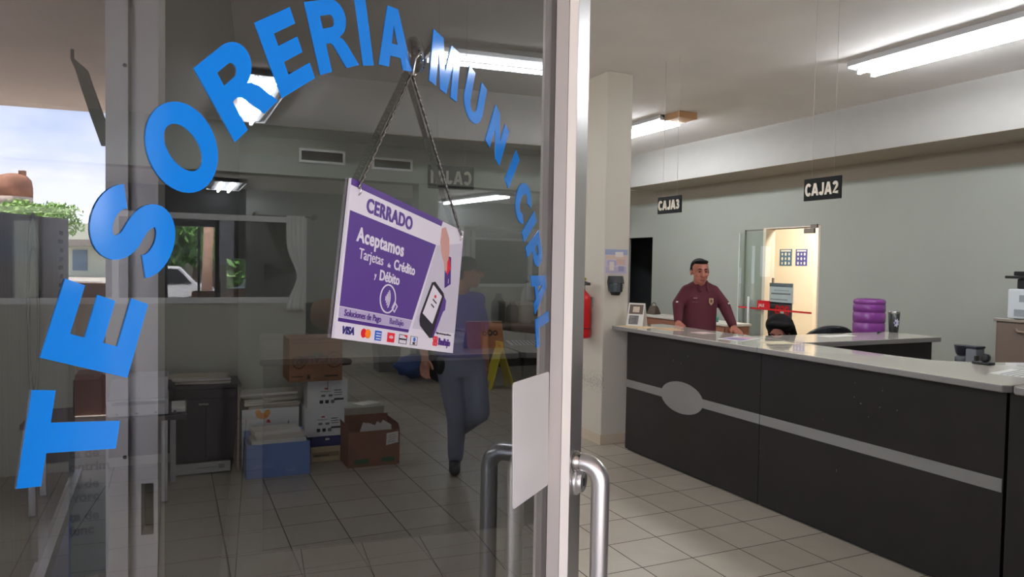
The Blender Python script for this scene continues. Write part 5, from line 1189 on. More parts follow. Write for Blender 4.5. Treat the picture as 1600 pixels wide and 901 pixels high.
# ------------------------------------------------------------------ people
def remeshed(name, prims, m, vox, M, parent=None, smooth=4, label=None):
    """tapered limbs and ellipsoids fused into one continuous skin"""
    mb = MB()
    for p in prims:
        if p[0] == 'c':
            a, ra, b, rb = Vector(p[1]), p[2], Vector(p[3]), p[4]
            d = (b-a); L = d.length; t = d.normalized(); pts = []; rs = []
            for i in range(5): th = PI/2*(1-i/4); pts.append(a-t*(ra*math.sin(th))); rs.append(max(ra*math.cos(th), 1e-4))
            for i in range(1, 4): u = i/4; pts.append(a.lerp(b, u)); rs.append(ra+(rb-ra)*u)
            for i in range(5): th = PI/2*i/4; pts.append(b+t*(rb*math.sin(th))); rs.append(max(rb*math.cos(th), 1e-4))
            mb.tube(pts, rs, m, 14)
        elif p[0] == 'e':
            R = Euler(p[3] if len(p) > 3 else (0, 0, 0)).to_matrix(); mb.ball(p[1], p[2], m, 22, 14, R)
        elif p[0] == 't':                                   # torso: stack of ellipses (z, x, y, rx, ry)
            n = 28; vs = []; st = p[1]
            for (z, x, y, rx, ry) in st:
                for j in range(n):
                    c_, s_ = math.cos(2*PI*j/n), math.sin(2*PI*j/n); e = .82
                    vs.append((x+rx*math.copysign(abs(c_)**e, c_), y+ry*math.copysign(abs(s_)**e, s_), z))
            k = len(st); fs = [(i*n+j, i*n+(j+1) % n, (i+1)*n+(j+1) % n, (i+1)*n+j) for i in range(k-1) for j in range(n)]+[tuple(range(n-1, -1, -1)), tuple(range((k-1)*n, k*n))]
            mb.add(vs, fs, m)
    ob = mb.build('tmp_'+name); md = ob.modifiers.new('r', 'REMESH'); md.mode = 'VOXEL'; md.voxel_size = vox; md.use_smooth_shade = True
    if smooth: s = ob.modifiers.new('s', 'SMOOTH'); s.iterations = smooth; s.factor = .5
    dg = bpy.context.evaluated_depsgraph_get(); dg.update(); me = bpy.data.meshes.new_from_object(ob.evaluated_get(dg)); bpy.data.objects.remove(ob)
    me.name = name; me.materials.clear(); me.materials.append(m); me.transform(M)
    me.polygons.foreach_set('use_smooth', [True]*len(me.polygons)); me.update()
    o = bpy.data.objects.new(name, me); COL.objects.link(o)
    if parent is not None: o.parent = parent; o.matrix_parent_inverse = parent.matrix_basis.inverted()
    if label: o['label'] = label
    return o
def head_prims(c, sc=1.0, yaw=0.0, pitch=0.0, tilt=0.0):
    """head looking along -y: skull, jaw, nose, brows, lips, ears; c = centre"""
    R = Matrix.Rotation(yaw, 3, 'Z') @ Matrix.Rotation(tilt, 3, 'Y') @ Matrix.Rotation(pitch, 3, 'X'); c = Vector(c)
    P_ = lambda x, y, z: c+R @ (Vector((x, y, z))*sc)
    er = R.to_euler()
    E_ = lambda p, r: ('e', P_(*p), tuple(k*sc for k in r), tuple(er))
    C_ = lambda p, a, q, b: ('c', P_(*p), a*sc, P_(*q), b*sc)
    L = [E_((0, .018, .030), (.076, .094, .088)), E_((0, -.020, -.035), (.062, .070, .075)), E_((0, -.052, -.088), (.030, .030, .024)),
         C_((0, -.088, .012), .010, (0, -.108, -.024), .0145), E_((.014, -.096, -.028), (.010, .011, .008)), E_((-.014, -.096, -.028), (.010, .011, .008)),
         C_((-.045, -.072, .030), .011, (.045, -.072, .030), .011), E_((.040, -.062, -.020), (.022, .022, .018)), E_((-.040, -.062, -.020), (.022, .022, .018)),
         C_((-.022, -.083, -.056), .0065, (.022, -.083, -.056), .0065), C_((-.020, -.081, -.067), .007, (.020, -.081, -.067), .007),
         E_((.079, .016, -.006), (.009, .018, .030)), E_((-.079, .016, -.006), (.009, .018, .030))]
    return L, P_, R
def hand_prims(w, d, palm, side, curl=.5, sc=1.0):
    """palm and five unequal fingers; w wrist point, d direction of the fingers, palm = palm normal, side = thumb side"""
    w = Vector(w); d = Vector(d).normalized(); palm = Vector(palm).normalized(); s = Vector(side).normalized(); L = []
    L.append(('c', w, .021*sc, w+d*.05*sc, .024*sc))
    for k in (-1, -.33, .33, 1): L.append(('c', w+d*.02*sc+s*(.016*k*sc), .013*sc, w+d*.085*sc+s*(.029*k*sc), .012*sc))
    for k, ln in ((1, .066), (.33, .076), (-.33, .072), (-1, .056)):
        p = w+d*.088*sc+s*(.029*k*sc); dd = (d+palm*curl*.4).normalized(); q = p+dd*ln*.45*sc; d2 = (d+palm*curl*1.2).normalized(); r = q+d2*ln*.32*sc; d3 = (d*.7+palm*curl*1.9).normalized(); t = r+d3*ln*.26*sc
        L += [('c', p, .0098*sc, q, .009*sc), ('c', q, .009*sc, r, .0084*sc), ('c', r, .0084*sc, t, .0076*sc)]
    p = w+d*.022*sc+s*.026*sc; q = p+(d*.75+s*.65+palm*.15).normalized()*.042*sc; r = q+(d*.95+s*.22+palm*.3).normalized()*.034*sc
    L += [('c', p, .0135*sc, q, .0112*sc), ('c', q, .0112*sc, r, .0092*sc)]
    return L
HX = Vector((RT.x, RT.y, 0)).normalized(); HY = ZZ.cross(HX)
def place(p, turn=0.0):                                     # local x = to the right in the picture, local y = away from the viewer
    return Matrix.Translation(p) @ Matrix((HX, HY, ZZ)).transposed().to_4x4() @ Matrix.Rotation(turn, 4, 'Z')
M_SKIN2 = mat('warm_skin', (176, 110, 92), .5); M_LIP = mat('lip_skin', (150, 84, 74), .5); M_EYE = mat('eye_dark', (30, 22, 20), .25)
M_MAROON = mat('maroon_cloth', (86, 26, 40), .8, bump=.25, bscale=14); M_JEANSD = mat('dark_denim', (40, 46, 66), .85)
M_NAVYS = mat('violet_blue_polo_cloth', (72, 58, 160), .85, bump=.25, bscale=12); M_JEAN = mat('grey_blue_denim', (126, 130, 146), .85, bump=.25, bscale=16, noise=.10, nscale=7); M_SHOE = mat('black_leather', (22, 21, 22), .4); M_CAP = mat('black_cap_cloth', (30, 30, 34), .8)
def face_bits(P_, R, root, sc, M):
    for sx in (-1, 1):
        mb = MB(); mb.ball(P_(.030*sx, -.0835, .008), (.0105*sc, .006*sc, .0055*sc), M_EYE, 12, 8, R); o = mb.build('eye', root); o.data.transform(M)
        mb = MB(); mb.tube([P_(.014*sx, -.0905, .030), P_(.030*sx, -.089, .036), P_(.048*sx, -.076, .030)], [.004*sc, .0045*sc, .003*sc], M_HAIR, 8); o = mb.build('eyebrow', root); o.data.transform(M)
def fix_parent(o, root): o.parent = root; o.matrix_parent_inverse = root.matrix_basis.inverted()

# man in maroon, standing behind the counter, leaning on both hands
p2 = dep(1092, 470, 6.7); base = Vector((p2.x, p2.y, 0)); M = place(base, .10)
man = thing('person', 'man in a maroon long-sleeved shirt leaning on both hands behind the counter', 'person', base)
def loc2(px, py, y=0.0):                                    # picture point -> local metres at that depth
    q = dep(px, py, 6.7+y); v = M.inverted() @ q; return v
hc = loc2(1091, 424); hc = Vector((hc.x, -.04, hc.z-.005))
hl, P_, R = head_prims(hc, 1.0, yaw=-.06, pitch=.06)
shL, shR = loc2(1071, 449), loc2(1119, 450); elL, elR = loc2(1059, 474), loc2(1133, 477); haL, haR = loc2(1051, 501), loc2(1139, 509)
zs = (shL.z+shR.z)/2; sL, sR = Vector((shL.x, .02, zs)), Vector((shR.x, .02, zs)); eL, eR = Vector((elL.x, .0, elL.z)), Vector((elR.x, .0, elR.z)); wL, wR = Vector((haL.x, -.14, haL.z)), Vector((haR.x, -.14, haR.z))
xm = (sL.x+sR.x)/2; zw = zs-.42
body = hl+[('c', (xm, .03, zs-.02), .058, hc+Vector((0, .02, -.06)), .052),
     ('t', [(zw-.10, xm, .03, .140, .10), (zw, xm, .03, .138, .105), (zw+.2, xm, .03, .140, .11), (zs-.06, xm, .03, .145, .10), (zs+.0, xm, .03, .13, .08), (zs+.03, xm, .03, .07, .055)]),
     ('c', sL+Vector((.02, 0, -.03)), .050, eL, .042), ('c', eL, .041, wL, .028), ('c', sR+Vector((-.02, 0, -.03)), .050, eR, .042), ('c', eR, .041, wR, .028),
     ('c', (xm-.085, .03, zw-.10), .088, (xm-.09, .02, .50), .058), ('c', (xm-.09, .02, .50), .056, (xm-.09, .04, .09), .040), ('c', (xm+.085, .03, zw-.10), .088, (xm+.09, .02, .50), .058), ('c', (xm+.09, .02, .50), .056, (xm+.09, .04, .09), .040),
     ('c', (xm-.09, .06, .05), .04, (xm-.10, -.10, .035), .034), ('c', (xm+.09, .06, .05), .04, (xm+.10, -.10, .035), .034)]
body += hand_prims(wL, (-.15, -.8, -.45), (0, -.2, -1), (1, 0, 0), .35)+hand_prims(wR, (.15, -.8, -.45), (0, -.2, -1), (-1, 0, 0), .35)
remeshed('body', body, M_SKIN2, .0055, M, man)
face_bits(P_, R, man, 1.0, M)
o = MB(); o.tube([P_(-.024, -.0875, -.058), P_(-.012, -.0925, -.0635), P_(0, -.094, -.065), P_(.012, -.0925, -.0635), P_(.024, -.0875, -.058)], [.002, .0035, .004, .0035, .002], M_LIP, 8); o = o.build('mouth', man); o.data.transform(M)
hair = [('e', P_(0, .036, .050), (.0795, .086, .076)), ('e', P_(0, -.022, .094), (.064, .060, .024)), ('e', P_(.066, .03, .02), (.016, .045, .045)), ('e', P_(-.066, .03, .02), (.016, .045, .045))]
remeshed('hair', hair, M_HAIR, .006, M, man)
shirt = [('t', [(zw-.12, xm, .03, .152, .118), (zw, xm, .03, .152, .126), (zw+.08, xm, .03, .153, .130), (zw+.22, xm, .03, .156, .128), (zs-.09, xm, .03, .158, .120), (zs-.03, xm, .03, .135, .100), (zs+.02, xm, .03, .095, .078), (zs+.055, xm, .03, .068, .062)]),
     ('c', sL+Vector((.022, 0, -.035)), .066, eL, .056), ('c', eL, .056, wL.lerp(eL, .12), .040), ('c', sR+Vector((-.022, 0, -.035)), .066, eR, .056), ('c', eR, .056, wR.lerp(eR, .12), .040),
     ('c', sL+Vector((.03, 0, -.03)), .060, (xm-.02, .03, zs+.015), .062), ('c', sR+Vector((-.03, 0, -.03)), .060, (xm+.02, .03, zs+.015), .062)]
sh = remeshed('shirt', shirt, M_MAROON, .008, M, man)
def on_shirt(x, z, y=-.105): return M @ Vector((xm+x, y, z))
mb = MB(); ex_, ey_ = (M.to_3x3() @ Vector((1, 0, 0))), ZZ.copy()
c = on_shirt(.062, zs-.12, -.103); fr = (c, ex_, ey_); mb.prism([(-.020, .030), (-.020, -.010), (0, -.034), (.020, -.010), (.020, .030)][::1], fr, -.004, .0012, mat('badge_gold', (190, 160, 120), .6)); mb.prism(arc(0, .004, .012, .016, 0, 360, 12)[:-1], fr, .0012, .002, mat('badge_brown', (110, 70, 60), .6))
c = on_shirt(-.085, zs-.09, -.100); mb.quad((c, ex_, ey_), -.018, -.004, .018, .004, -.004, .0012, mat('badge_pale', (170, 140, 140), .6)); mb.quad((c-ZZ*.035, ex_, ey_), -.028, -.002, .028, .002, -.004, .0012, mat('badge_dim', (128, 78, 84), .6)); mb.build('embroidery', sh, label='small shield badge and stitched marks')
mb = MB(); 
for e, w, sgn in ((eL, sL, -1), (eR, sR, 1)):
    q = M @ (e.lerp(w, .12)+Vector((.035*sgn, -.045, 0))); mb.ball(q, (.012, .012, .009), M_PAPER, 10, 8)
mb.build('sleeve_mark', sh, label='white marks on the sleeves')
col_ = []
for sgn in (-1, 1): col_.append(('c', (xm+.05*sgn, -.005, zs+.055), .016, (xm+.035*sgn, -.085, zs-.025), .012)); col_.append(('c', (xm+.05*sgn, -.005, zs+.055), .016, (xm+.03*sgn, .085, zs+.07), .014))
remeshed('collar', col_, M_MAROON, .006, M, sh)
tro = [('t', [(zw-.24, xm, .03, .17, .115), (zw-.10, xm, .03, .166, .113), (zw-.04, xm, .03, .160, .110)]), ('c', (xm-.085, .03, zw-.16), .098, (xm-.09, .02, .50), .072), ('c', (xm-.09, .02, .50), .072, (xm-.09, .04, .12), .062), ('c', (xm+.085, .03, zw-.16), .098, (xm+.09, .02, .50), .072), ('c', (xm+.09, .02, .50), .072, (xm+.09, .04, .12), .062)]
remeshed('trousers', tro, M_JEANSD, .012, M, man)
sho = [('c', (xm+s*.09, .07, .05), .05, (xm+s*.10, -.12, .042), .042) for s in (-1, 1)]
for s in sho: remeshed('shoe', [s], M_SHOE, .01, M, man)

# inner desk he leans on
hp = [M @ (w+Vector((0, -.10, -.065))) for w in (wL, wR)]
zt_ = min(hp[0].z, hp[1].z)-.006; dirv = (hp[1]-hp[0]); dirv.z = 0; dirv.normalize(); nv = Vector((dirv.y, -dirv.x, 0))
c = (hp[0]+hp[1])/2; c.z = 0; fr = (c, dirv, -nv)
dk = thing('desk', 'pale inner desk under the hands of the man in maroon', 'desk', c)
MB().prism([(-.34, -.10), (.38, -.10), (.38, .12), (-.34, .12)], fr, zt_-.03, zt_, mat('pale_board_top', (196, 190, 182), .5)).build('desktop', dk)
mb = MB(); mb.prism([(-.32, -.08), (-.28, -.08), (-.28, .10), (-.32, .10)], fr, 0, zt_-.0305, M_WHITE); mb.build('side_panel', dk)
mb = MB(); mb.prism([(.32, -.08), (.36, -.08), (.36, .10), (.32, .10)], fr, 0, zt_-.0305, M_WHITE); mb.build('side_panel', dk)

# woman with black hair seated behind the return counter, head bowed
pw_ = dep(1216, 515, 6.05); base = Vector((pw_.x, pw_.y, 0)); M = place(base, -.25)
wom = thing('person', 'seated woman with long black hair, head bowed behind the return counter', 'person', base)
ht = (M.inverted() @ dep(1216, 494, 6.05)).z; hc = Vector((0, -.06, ht-.125))
hl, P_, R = head_prims(hc, .95, yaw=-.35, pitch=.55)
zs = hc.z-.22
body = hl+[('c', (0, .05, zs), .048, hc+Vector((0, .03, -.05)), .046), ('t', [(.47, 0, .08, .17, .13), (.62, 0, .07, .13, .10), (.80, 0, .05, .14, .10), (zs-.05, 0, .05, .16, .09), (zs+.01, 0, .05, .10, .06)]),
     ('c', (-.16, .04, zs-.03), .046, (-.24, -.06, zs-.27), .038), ('c', (-.24, -.06, zs-.27), .036, (-.10, -.26, zs-.30), .024), ('c', (.16, .04, zs-.03), .046, (.24, -.06, zs-.27), .038), ('c', (.24, -.06, zs-.27), .036, (.10, -.26, zs-.30), .024),
     ('c', (-.09, .04, .50), .082, (-.10, -.38, .50), .058), ('c', (-.10, -.38, .50), .055, (-.10, -.40, .09), .036), ('c', (.09, .04, .50), .082, (.10, -.38, .50), .058), ('c', (.10, -.38, .50), .055, (.10, -.40, .09), .036), ('c', (-.10, -.38, .04), .036, (-.10, -.54, .03), .028), ('c', (.10, -.38, .04), .036, (.10, -.54, .03), .028)]
body += hand_prims((-.10, -.26, zs-.30), (.1, -.8, -.2), (0, 0, -1), (1, 0, 0), .4, .9)+hand_prims((.10, -.26, zs-.30), (-.1, -.8, -.2), (0, 0, -1), (-1, 0, 0), .4, .9)
remeshed('body', body, M_SKIN2, .006, M, wom); face_bits(P_, R, wom, .95, M)
hair = [('e', P_(0, .045, .045), (.112, .105, .095)), ('e', P_(.02, -.01, .088), (.085, .075, .034)), ('c', P_(.088, .05, .03), .036, P_(.105, .07, -.14), .032), ('c', P_(-.085, .06, .03), .030, P_(-.09, .08, -.14), .030), ('c', P_(0, .09, .0), .07, P_(0, .10, -.16), .06), ('c', P_(.06, .09, .0), .05, P_(.07, .09, -.15), .05), ('c', P_(-.06, .09, .0), .05, P_(-.07, .09, -.15), .05)]
remeshed('hair', hair, M_HAIR, .007, M, wom)
blouse = [('t', [(.52, 0, .08, .18, .145), (.62, 0, .07, .145, .115), (.80, 0, .05, .155, .115), (zs-.05, 0, .05, .17, .10), (zs+.01, 0, .05, .115, .07), (zs+.03, 0, .05, .07, .06)]), ('c', (-.155, .04, zs-.03), .058, (-.22, -.02, zs-.18), .055), ('c', (.155, .04, zs-.03), .058, (.22, -.02, zs-.18), .055)]
remeshed('blouse', blouse, mat('dark_blouse_cloth', (46, 42, 50), .8), .010, M, wom)
skt = [('c', (-.09, .04, .50), .096, (-.10, -.38, .50), .070), ('c', (.09, .04, .50), .096, (.10, -.38, .50), .070), ('c', (-.10, -.38, .50), .068, (-.10, -.40, .14), .056), ('c', (.10, -.38, .50), .068, (.10, -.40, .14), .056), ('t', [(.45, 0, .08, .18, .14), (.56, 0, .08, .17, .14)])]
remeshed('trousers', skt, M_JEANSD, .012, M, wom)
for s in (-1, 1): remeshed('shoe', [('c', (.10*s, -.36, .042), .042, (.10*s, -.56, .034), .034)], M_SHOE, .01, M, wom)
wc = M @ Vector((0, .06, 0))
office_chair(wc.x, wc.y, math.atan2(HX.y, HX.x)-.25, zs-.12, 'black office chair under the seated woman with black hair')

# man walking past behind the door glass: cap, violet-blue polo, grey jeans
f0 = onZ(711, 736, 0); base = Vector((f0.x, f0.y, 0)); M = place(base, .18)
wm = thing('person', 'man in black cap, violet-blue polo and grey jeans walking behind the tinted glass', 'person', base)
SCL = (dep(711, 736, 1)-CAM).length*0+((f0-CAM).dot(FW))/F
def L3(px, py, y=0.0): return Vector(((px-711)*SCL, y, (736-py)*SCL*1.0))
hc = L3(727, 426, -.02)
hl, P_, R = head_prims(hc, .98, yaw=1.15, pitch=-.02)
sL, sR = L3(664, 466, .02), L3(744, 468, .05); eL, wL = L3(658, 522, .03), L3(661, 556, -.06); eR, wR = L3(755, 525, .08), L3(757, 572, .02)
hipL, hipR = L3(700, 572, .02), L3(738, 572, .04); kL, aL = L3(712, 650, -.03), L3(712, 718, .03); kR, aR = L3(745, 640, -.10), L3(716, 690, .26)
xs_ = (sL.x+sR.x)/2; zs = (sL.z+sR.z)/2
ztor = [(L3(0, 580).z, L3(718, 0).x, .03, .165, .115), (L3(0, 556).z, L3(716, 0).x, .03, .160, .11), (L3(0, 520).z, L3(712, 0).x, .03, .160, .11), (L3(0, 490).z, L3(708, 0).x, .03, .175, .115), (zs-.01, xs_, .03, .165, .09), (zs+.045, xs_+.01, .03, .08, .06)]
body = hl+[('c', (xs_+.03, .03, zs+.02), .058, hc+Vector((-.01, .03, -.06)), .054), ('t', ztor), ('c', sL, .052, eL, .042), ('c', eL, .040, wL, .028), ('c', sR, .052, eR, .042), ('c', eR, .040, wR, .028),
     ('c', hipL, .088, kL, .060), ('c', kL, .057, aL, .040), ('c', hipR, .088, kR, .060), ('c', kR, .057, aR, .040),
     ('c', aL+Vector((0, .03, -.03)), .030, aL+Vector((-.02, -.10, -.045)), .022), ('c', aR+Vector((0, .02, -.02)), .030, aR+Vector((.015, -.05, -.08)), .020)]
body += hand_prims(wL, (-.02, -.1, -1), (.3, -.8, 0), (.8, -.4, 0), .55)+hand_prims(wR, (.05, -.05, -1), (-.8, -.2, 0), (-.2, -.9, 0), .55)
remeshed('body', body, M_SKIN, .006, M, wm); face_bits(P_, R, wm, .98, M)
hair = [('e', P_(0, .045, .02), (.080, .075, .075)), ('e', P_(.07, .03, .0), (.014, .035, .035)), ('e', P_(-.07, .03, .0), (.014, .035, .035))]
remeshed('hair', hair, M_HAIR, .007, M, wm)
cap_ = remeshed('cap', [('e', P_(0, .018, .062), (.088, .104, .066)), ('e', P_(0, .018, .040), (.087, .103, .02))], M_CAP, .006, M, wm)
mb = MB(); n = 14; rows = []
for i in range(n+1):
    a = PI+PI*i/n; rows.append((P_(.080*math.cos(a), -.01+.085*math.sin(a), .042), P_(.078*math.cos(a), -.01+.165*math.sin(a), .030)))
vs = [q for r in rows for q in r]; vs += [v+ZZ*.004 for v in vs]; k = 2*(n+1)
fs = []
for i in range(n): fs += [(2*i, 2*i+2, 2*i+3, 2*i+1), (k+2*i, k+2*i+1, k+2*i+3, k+2*i+2), (2*i+1, 2*i+3, k+2*i+3, k+2*i+1)]
mb.add(vs, fs, M_CAP); o = mb.build('visor', cap_); o.data.transform(M)
polo = [('t', [(z, x, y, rx+.014, ry+.014) for (z, x, y, rx, ry) in ztor[1:5]]+[(zs+.04, xs_+.01, .03, .09, .07)]), ('c', sL+Vector((.02, 0, -.01)), .066, sL.lerp(eL, .72), .058), ('c', sR+Vector((-.02, 0, -.01)), .066, sR.lerp(eR, .72), .058), ('c', sL, .06, (xs_, .03, zs), .07), ('c', sR, .06, (xs_, .03, zs), .07)]
remeshed('polo_shirt', polo, M_NAVYS, .008, M, wm)
jeans = [('t', [(ztor[0][0]-.03, ztor[0][1], .03, .172, .124), (ztor[0][0]+.05, ztor[0][1], .03, .170, .120), (ztor[1][0]+.01, ztor[1][1], .03, .164, .114)]), ('c', hipL, .104, kL, .078), ('c', kL, .076, aL+Vector((0, 0, .02)), .060), ('c', hipR, .104, kR, .080), ('c', kR, .077, aR+Vector((0, -.01, .02)), .060)]
remeshed('jeans', jeans, M_JEAN, .009, M, wm)
remeshed('shoe', [('c', aL+Vector((0, .05, -.04)), .046, aL+Vector((-.02, -.15, -.042)), .045), ('c', aL+Vector((0, .02, 0)), .045, aL+Vector((0, .03, -.03)), .045)], M_SHOE, .008, M, wm)
remeshed('shoe', [('c', aR+Vector((0, .04, -.02)), .042, aR+Vector((.02, -.07, -.10)), .038)], M_SHOE, .008, M, wm)
pch = remeshed('pouch', [('e', L3(684, 568, -.06), (.04, .035, .07))], M_BLACK, .008, M, wm)
# ------------------------------------------------------------------ street side, seen mirrored in the door glass
def mbox(corners, z0, z1, m):                               # upright solid from plan points
    mb = MB(); mb.prism(corners, (Vector((0, 0, 0)), X_, Y_), z0, z1, m); return mb
def ccw(ps):
    a = sum(ps[i][0]*ps[(i+1) % len(ps)][1]-ps[(i+1) % len(ps)][0]*ps[i][1] for i in range(len(ps))); return ps if a > 0 else ps[::-1]
# grey display panel standing on the porch
far = mirp(onZ(108, 755, 0)); near = mirp(onZ(52, 901, 0)); d = (far-near).normalized(); nrm = Vector((-d.y, d.x, 0))
dz = (onZ(108, 755, 0)-CAM).dot(FW); ztop = dep(105, 343, dz).z
p0 = far-d*3.4; Lp = (far-p0).length
bn = thing('display_panel', 'grey weathered display panel on the porch, seen mirrored at the left of the glass', 'panel', (far+p0)/2)
M_GP = mat('weathered_grey_panel', (238, 232, 230), .6, noise=.10, nscale=3.0, stretch=(9, 9, .8)); fr = (Vector((far.x, far.y, 0)), -d, ZZ)
if fr[1].cross(ZZ).dot(mirp(CAM)*0+(CAM-far)) < 0: pass
pn_ = Vector((nrm.x, nrm.y, 0)); c0_ = mirp(CAM); r0_ = ray(0, 331); r0_ = r0_-NRM*(2*r0_.dot(NRM)); q0_ = c0_+r0_*((far-c0_).dot(pn_)/r0_.dot(pn_)); u0_ = (q0_-far).dot(fr[1])
zn_ = ztop+(q0_.z-ztop)/max(u0_, .1)*Lp
MB().prism([(0, .05), (Lp, .05), (Lp, max(zn_, 1.2)), (0, ztop)], fr, -.03, 0, M_GP).build('board', bn)
mb = MB()
for (x0, x1) in ((-.02, .02), (Lp-.02, Lp+.02)): MB().quad(fr, x0, 0, x1, 1.15, .0005, .035, M_ALU).build('upright', bn)
def pp_u(px, py):
    r_ = ray(px, py); r_ = r_-NRM*(2*r_.dot(NRM)); q_ = c0_+r_*((far-c0_).dot(pn_)/r_.dot(pn_)); return (q_-far).dot(fr[1]), q_.z
ua, za = pp_u(65, 850); ub, zb_ = pp_u(47, 640)
MB().quad(fr, min(ua, ub), max(za, .10), max(ua, ub), max(zb_, .6), .0005, .03, M_ALUP).build('upright', bn)
mb = MB(); mb.quad(fr, -.02, .0, Lp, .09, .0355, .075, M_ALU).quad(fr, -.02, .60, Lp, .635, .0355, .05, M_ALU) if False else mb.quad(fr, -.02, .0, Lp, .09, .0355, .075, M_ALU); mb.build('bottom_rail', bn, label='aluminium bottom rail')
mb = MB()
for (u, v, rx, ry, th) in ((1.62, 1.30, .22, .50, .03), (1.62, 1.28, .13, .36, .02), (1.62, .76, .08, .12, .025)):
    mb.shape([arc(u, v, rx, ry, 0, 360, 30)[:-1], arc(u, v, rx-th, ry-th, 0, 360, 30)[:-1]], fr, .0005, .002, mat('faded_dark_print', (70, 66, 70), .6))
for i in range(14): mb.quad(fr, .34, ztop-.12-.055*i, .34+.20+.05*math.sin(i*2.1), ztop-.095-.055*i, .0005, .002, mat('faded_dark_print', (70, 66, 70), .6))
mb.build('printed_marks', bn)
# blue mat on the porch floor
q = [mirp(onZ(x, y, 0)) for x, y in ((111, 762), (111, 915), (30, 960))]
poly = ccw([(q[0].x, q[0].y), (q[1].x, q[1].y), (q[2].x, q[2].y)]); mb = MB(); mb.prism(poly, (Vector((0, 0, 0)), X_, Y_), -.004, .006, mat('blue_floor_mat', (96, 134, 214), .7))
tag(mb.build('blue_mat'), 'blue mat on the porch floor, mirrored at the lower left of the glass', 'mat')
# grey board with printed lines, leaning inside in front of the printer table
yn = 4.05; nx0, nx1 = onY(107, 800, yn).x, onY(169, 800, yn).x; nz1 = onY(130, 690, yn).z
nb = thing('notice_board', 'grey-green board with printed lines standing before the printer table, left of the jamb', 'notice', ((nx0+nx1)/2, yn, 0))
fr = (Vector((nx0, yn, 0)), X_, ZZ); w = nx1-nx0
MB().quad(fr, 0, .03, w, nz1, -.012, 0, mat('notice_pale_green', (120, 130, 122), .6)).build('board', nb)
mb = MB(); mm = mat('notice_ink', (44, 44, 50), .6)
for i, s in enumerate(('ta de', 'ontrim', 'ta de', 'ivorc', 'ta de', 'func')):
    z = onY(130, (722, 743, 770, 790, 820, 842)[i]-8, yn).z; mb.text(s, (Vector((nx0+.02*w, yn, z)), X_, ZZ), .062, mm, .0005, .002, .03)
mb.build('printed_lines', nb)
for u in (.01, w-.04): MB().box(nx0+u, nx0+u+.03, yn-.03, yn+.06, 0, .03, M_STEEL).build('foot', nb)
# bent metal bracket hanging from the porch ceiling
pb = [mir(113, 91, 5.0), mir(128, 110, 5.0), mir(136, 135, 5.0), mir(150, 175, 5.0), mir(169, 228, 5.0)]
zc_ = 3.0; off = zc_-pb[0].z
br = MB(); ws = [.018, .075, .079, .083, .083]
vs = []
ax = (mir(170, 100, 5.0)-mir(111, 100, 5.0)).normalized(); nn_ = ax.cross(ZZ)
for p, w_ in zip(pb, ws):
    for s in (-1, 1):
        for t_ in (-1, 1): vs.append(p+ax*(s*w_/2)+nn_*(t_*.012))
fs = []
for i in range(4):
    A = 4*i; B = A+4; fs += [(A, A+1, B+1, B), (A+3, A+2, B+2, B+3), (A+1, A+3, B+3, B+1), (A+2, A, B, B+2)]
fs += [(0, 2, 3, 1), (16, 17, 19, 18)]
br.add(vs, fs, mat('dark_metal', (62, 62, 66), .5)); bo = thing('metal_bracket', 'dark bent metal bracket under the porch roof, mirrored near the jamb', 'bracket', pb[0])
br.build('strap', bo)
mb = MB(); mb.tube([pb[0], Vector((pb[0].x, pb[0].y, 3.0))], .012, mat('dark_metal', (62, 62, 66), .5), 10); mb.build('hanger', bo)
# water tower
tw = mir(22, 300, 120); zt = mir(22, 271, 120).z; zb = mir(22, 318, 120).z; rad = 25/F*120; 
wt = thing('water_tower', 'rusty round water tower beyond the tree, mirrored in the glass', 'water tower', (tw.x, tw.y, 0))
M_RUST = mat('rusted_orange_steel', (150, 104, 82), .8, noise=.25, nscale=.5); M_TANKP = mat('faded_tank_paint', (176, 160, 148), .8, noise=.15, nscale=.6)
hh = zt-zb
MB().lathe([(rad, hh*.22), (rad, hh*.52), (rad*.93, hh*.78), (rad*.7, hh*.93), (rad*.3, hh), (.001, hh*1.01)], (tw.x, tw.y, zb), M_RUST, 32).build('dome', wt)
MB().lathe([(rad*.35, -hh*.42), (rad*.8, -hh*.22), (rad*.98, hh*.05), (rad, hh*.2199)], (tw.x, tw.y, zb), M_TANKP, 32).build('tank', wt)
for k in range(6):
    a = 2*PI*k/6; mb = MB(); mb.tube([Vector((tw.x+rad*.9*math.cos(a), tw.y+rad*.9*math.sin(a), zb)), Vector((tw.x+rad*1.15*math.cos(a), tw.y+rad*1.15*math.sin(a), -.1))], .22, M_TANKP, 10); mb.build('leg', wt)
mb = MB(); mb.tube([Vector((tw.x, tw.y, -.1)), Vector((tw.x, tw.y, zb))], .5, M_TANKP, 14); mb.build('riser_pipe', wt)
q = mir(35, 268, 120); mb = MB(); mb.box(q.x-.3, q.x+.3, q.y-.5, q.y+.5, zt-hh*.16, zt+hh*.10, M_RUST); mb.build('hatch', wt)
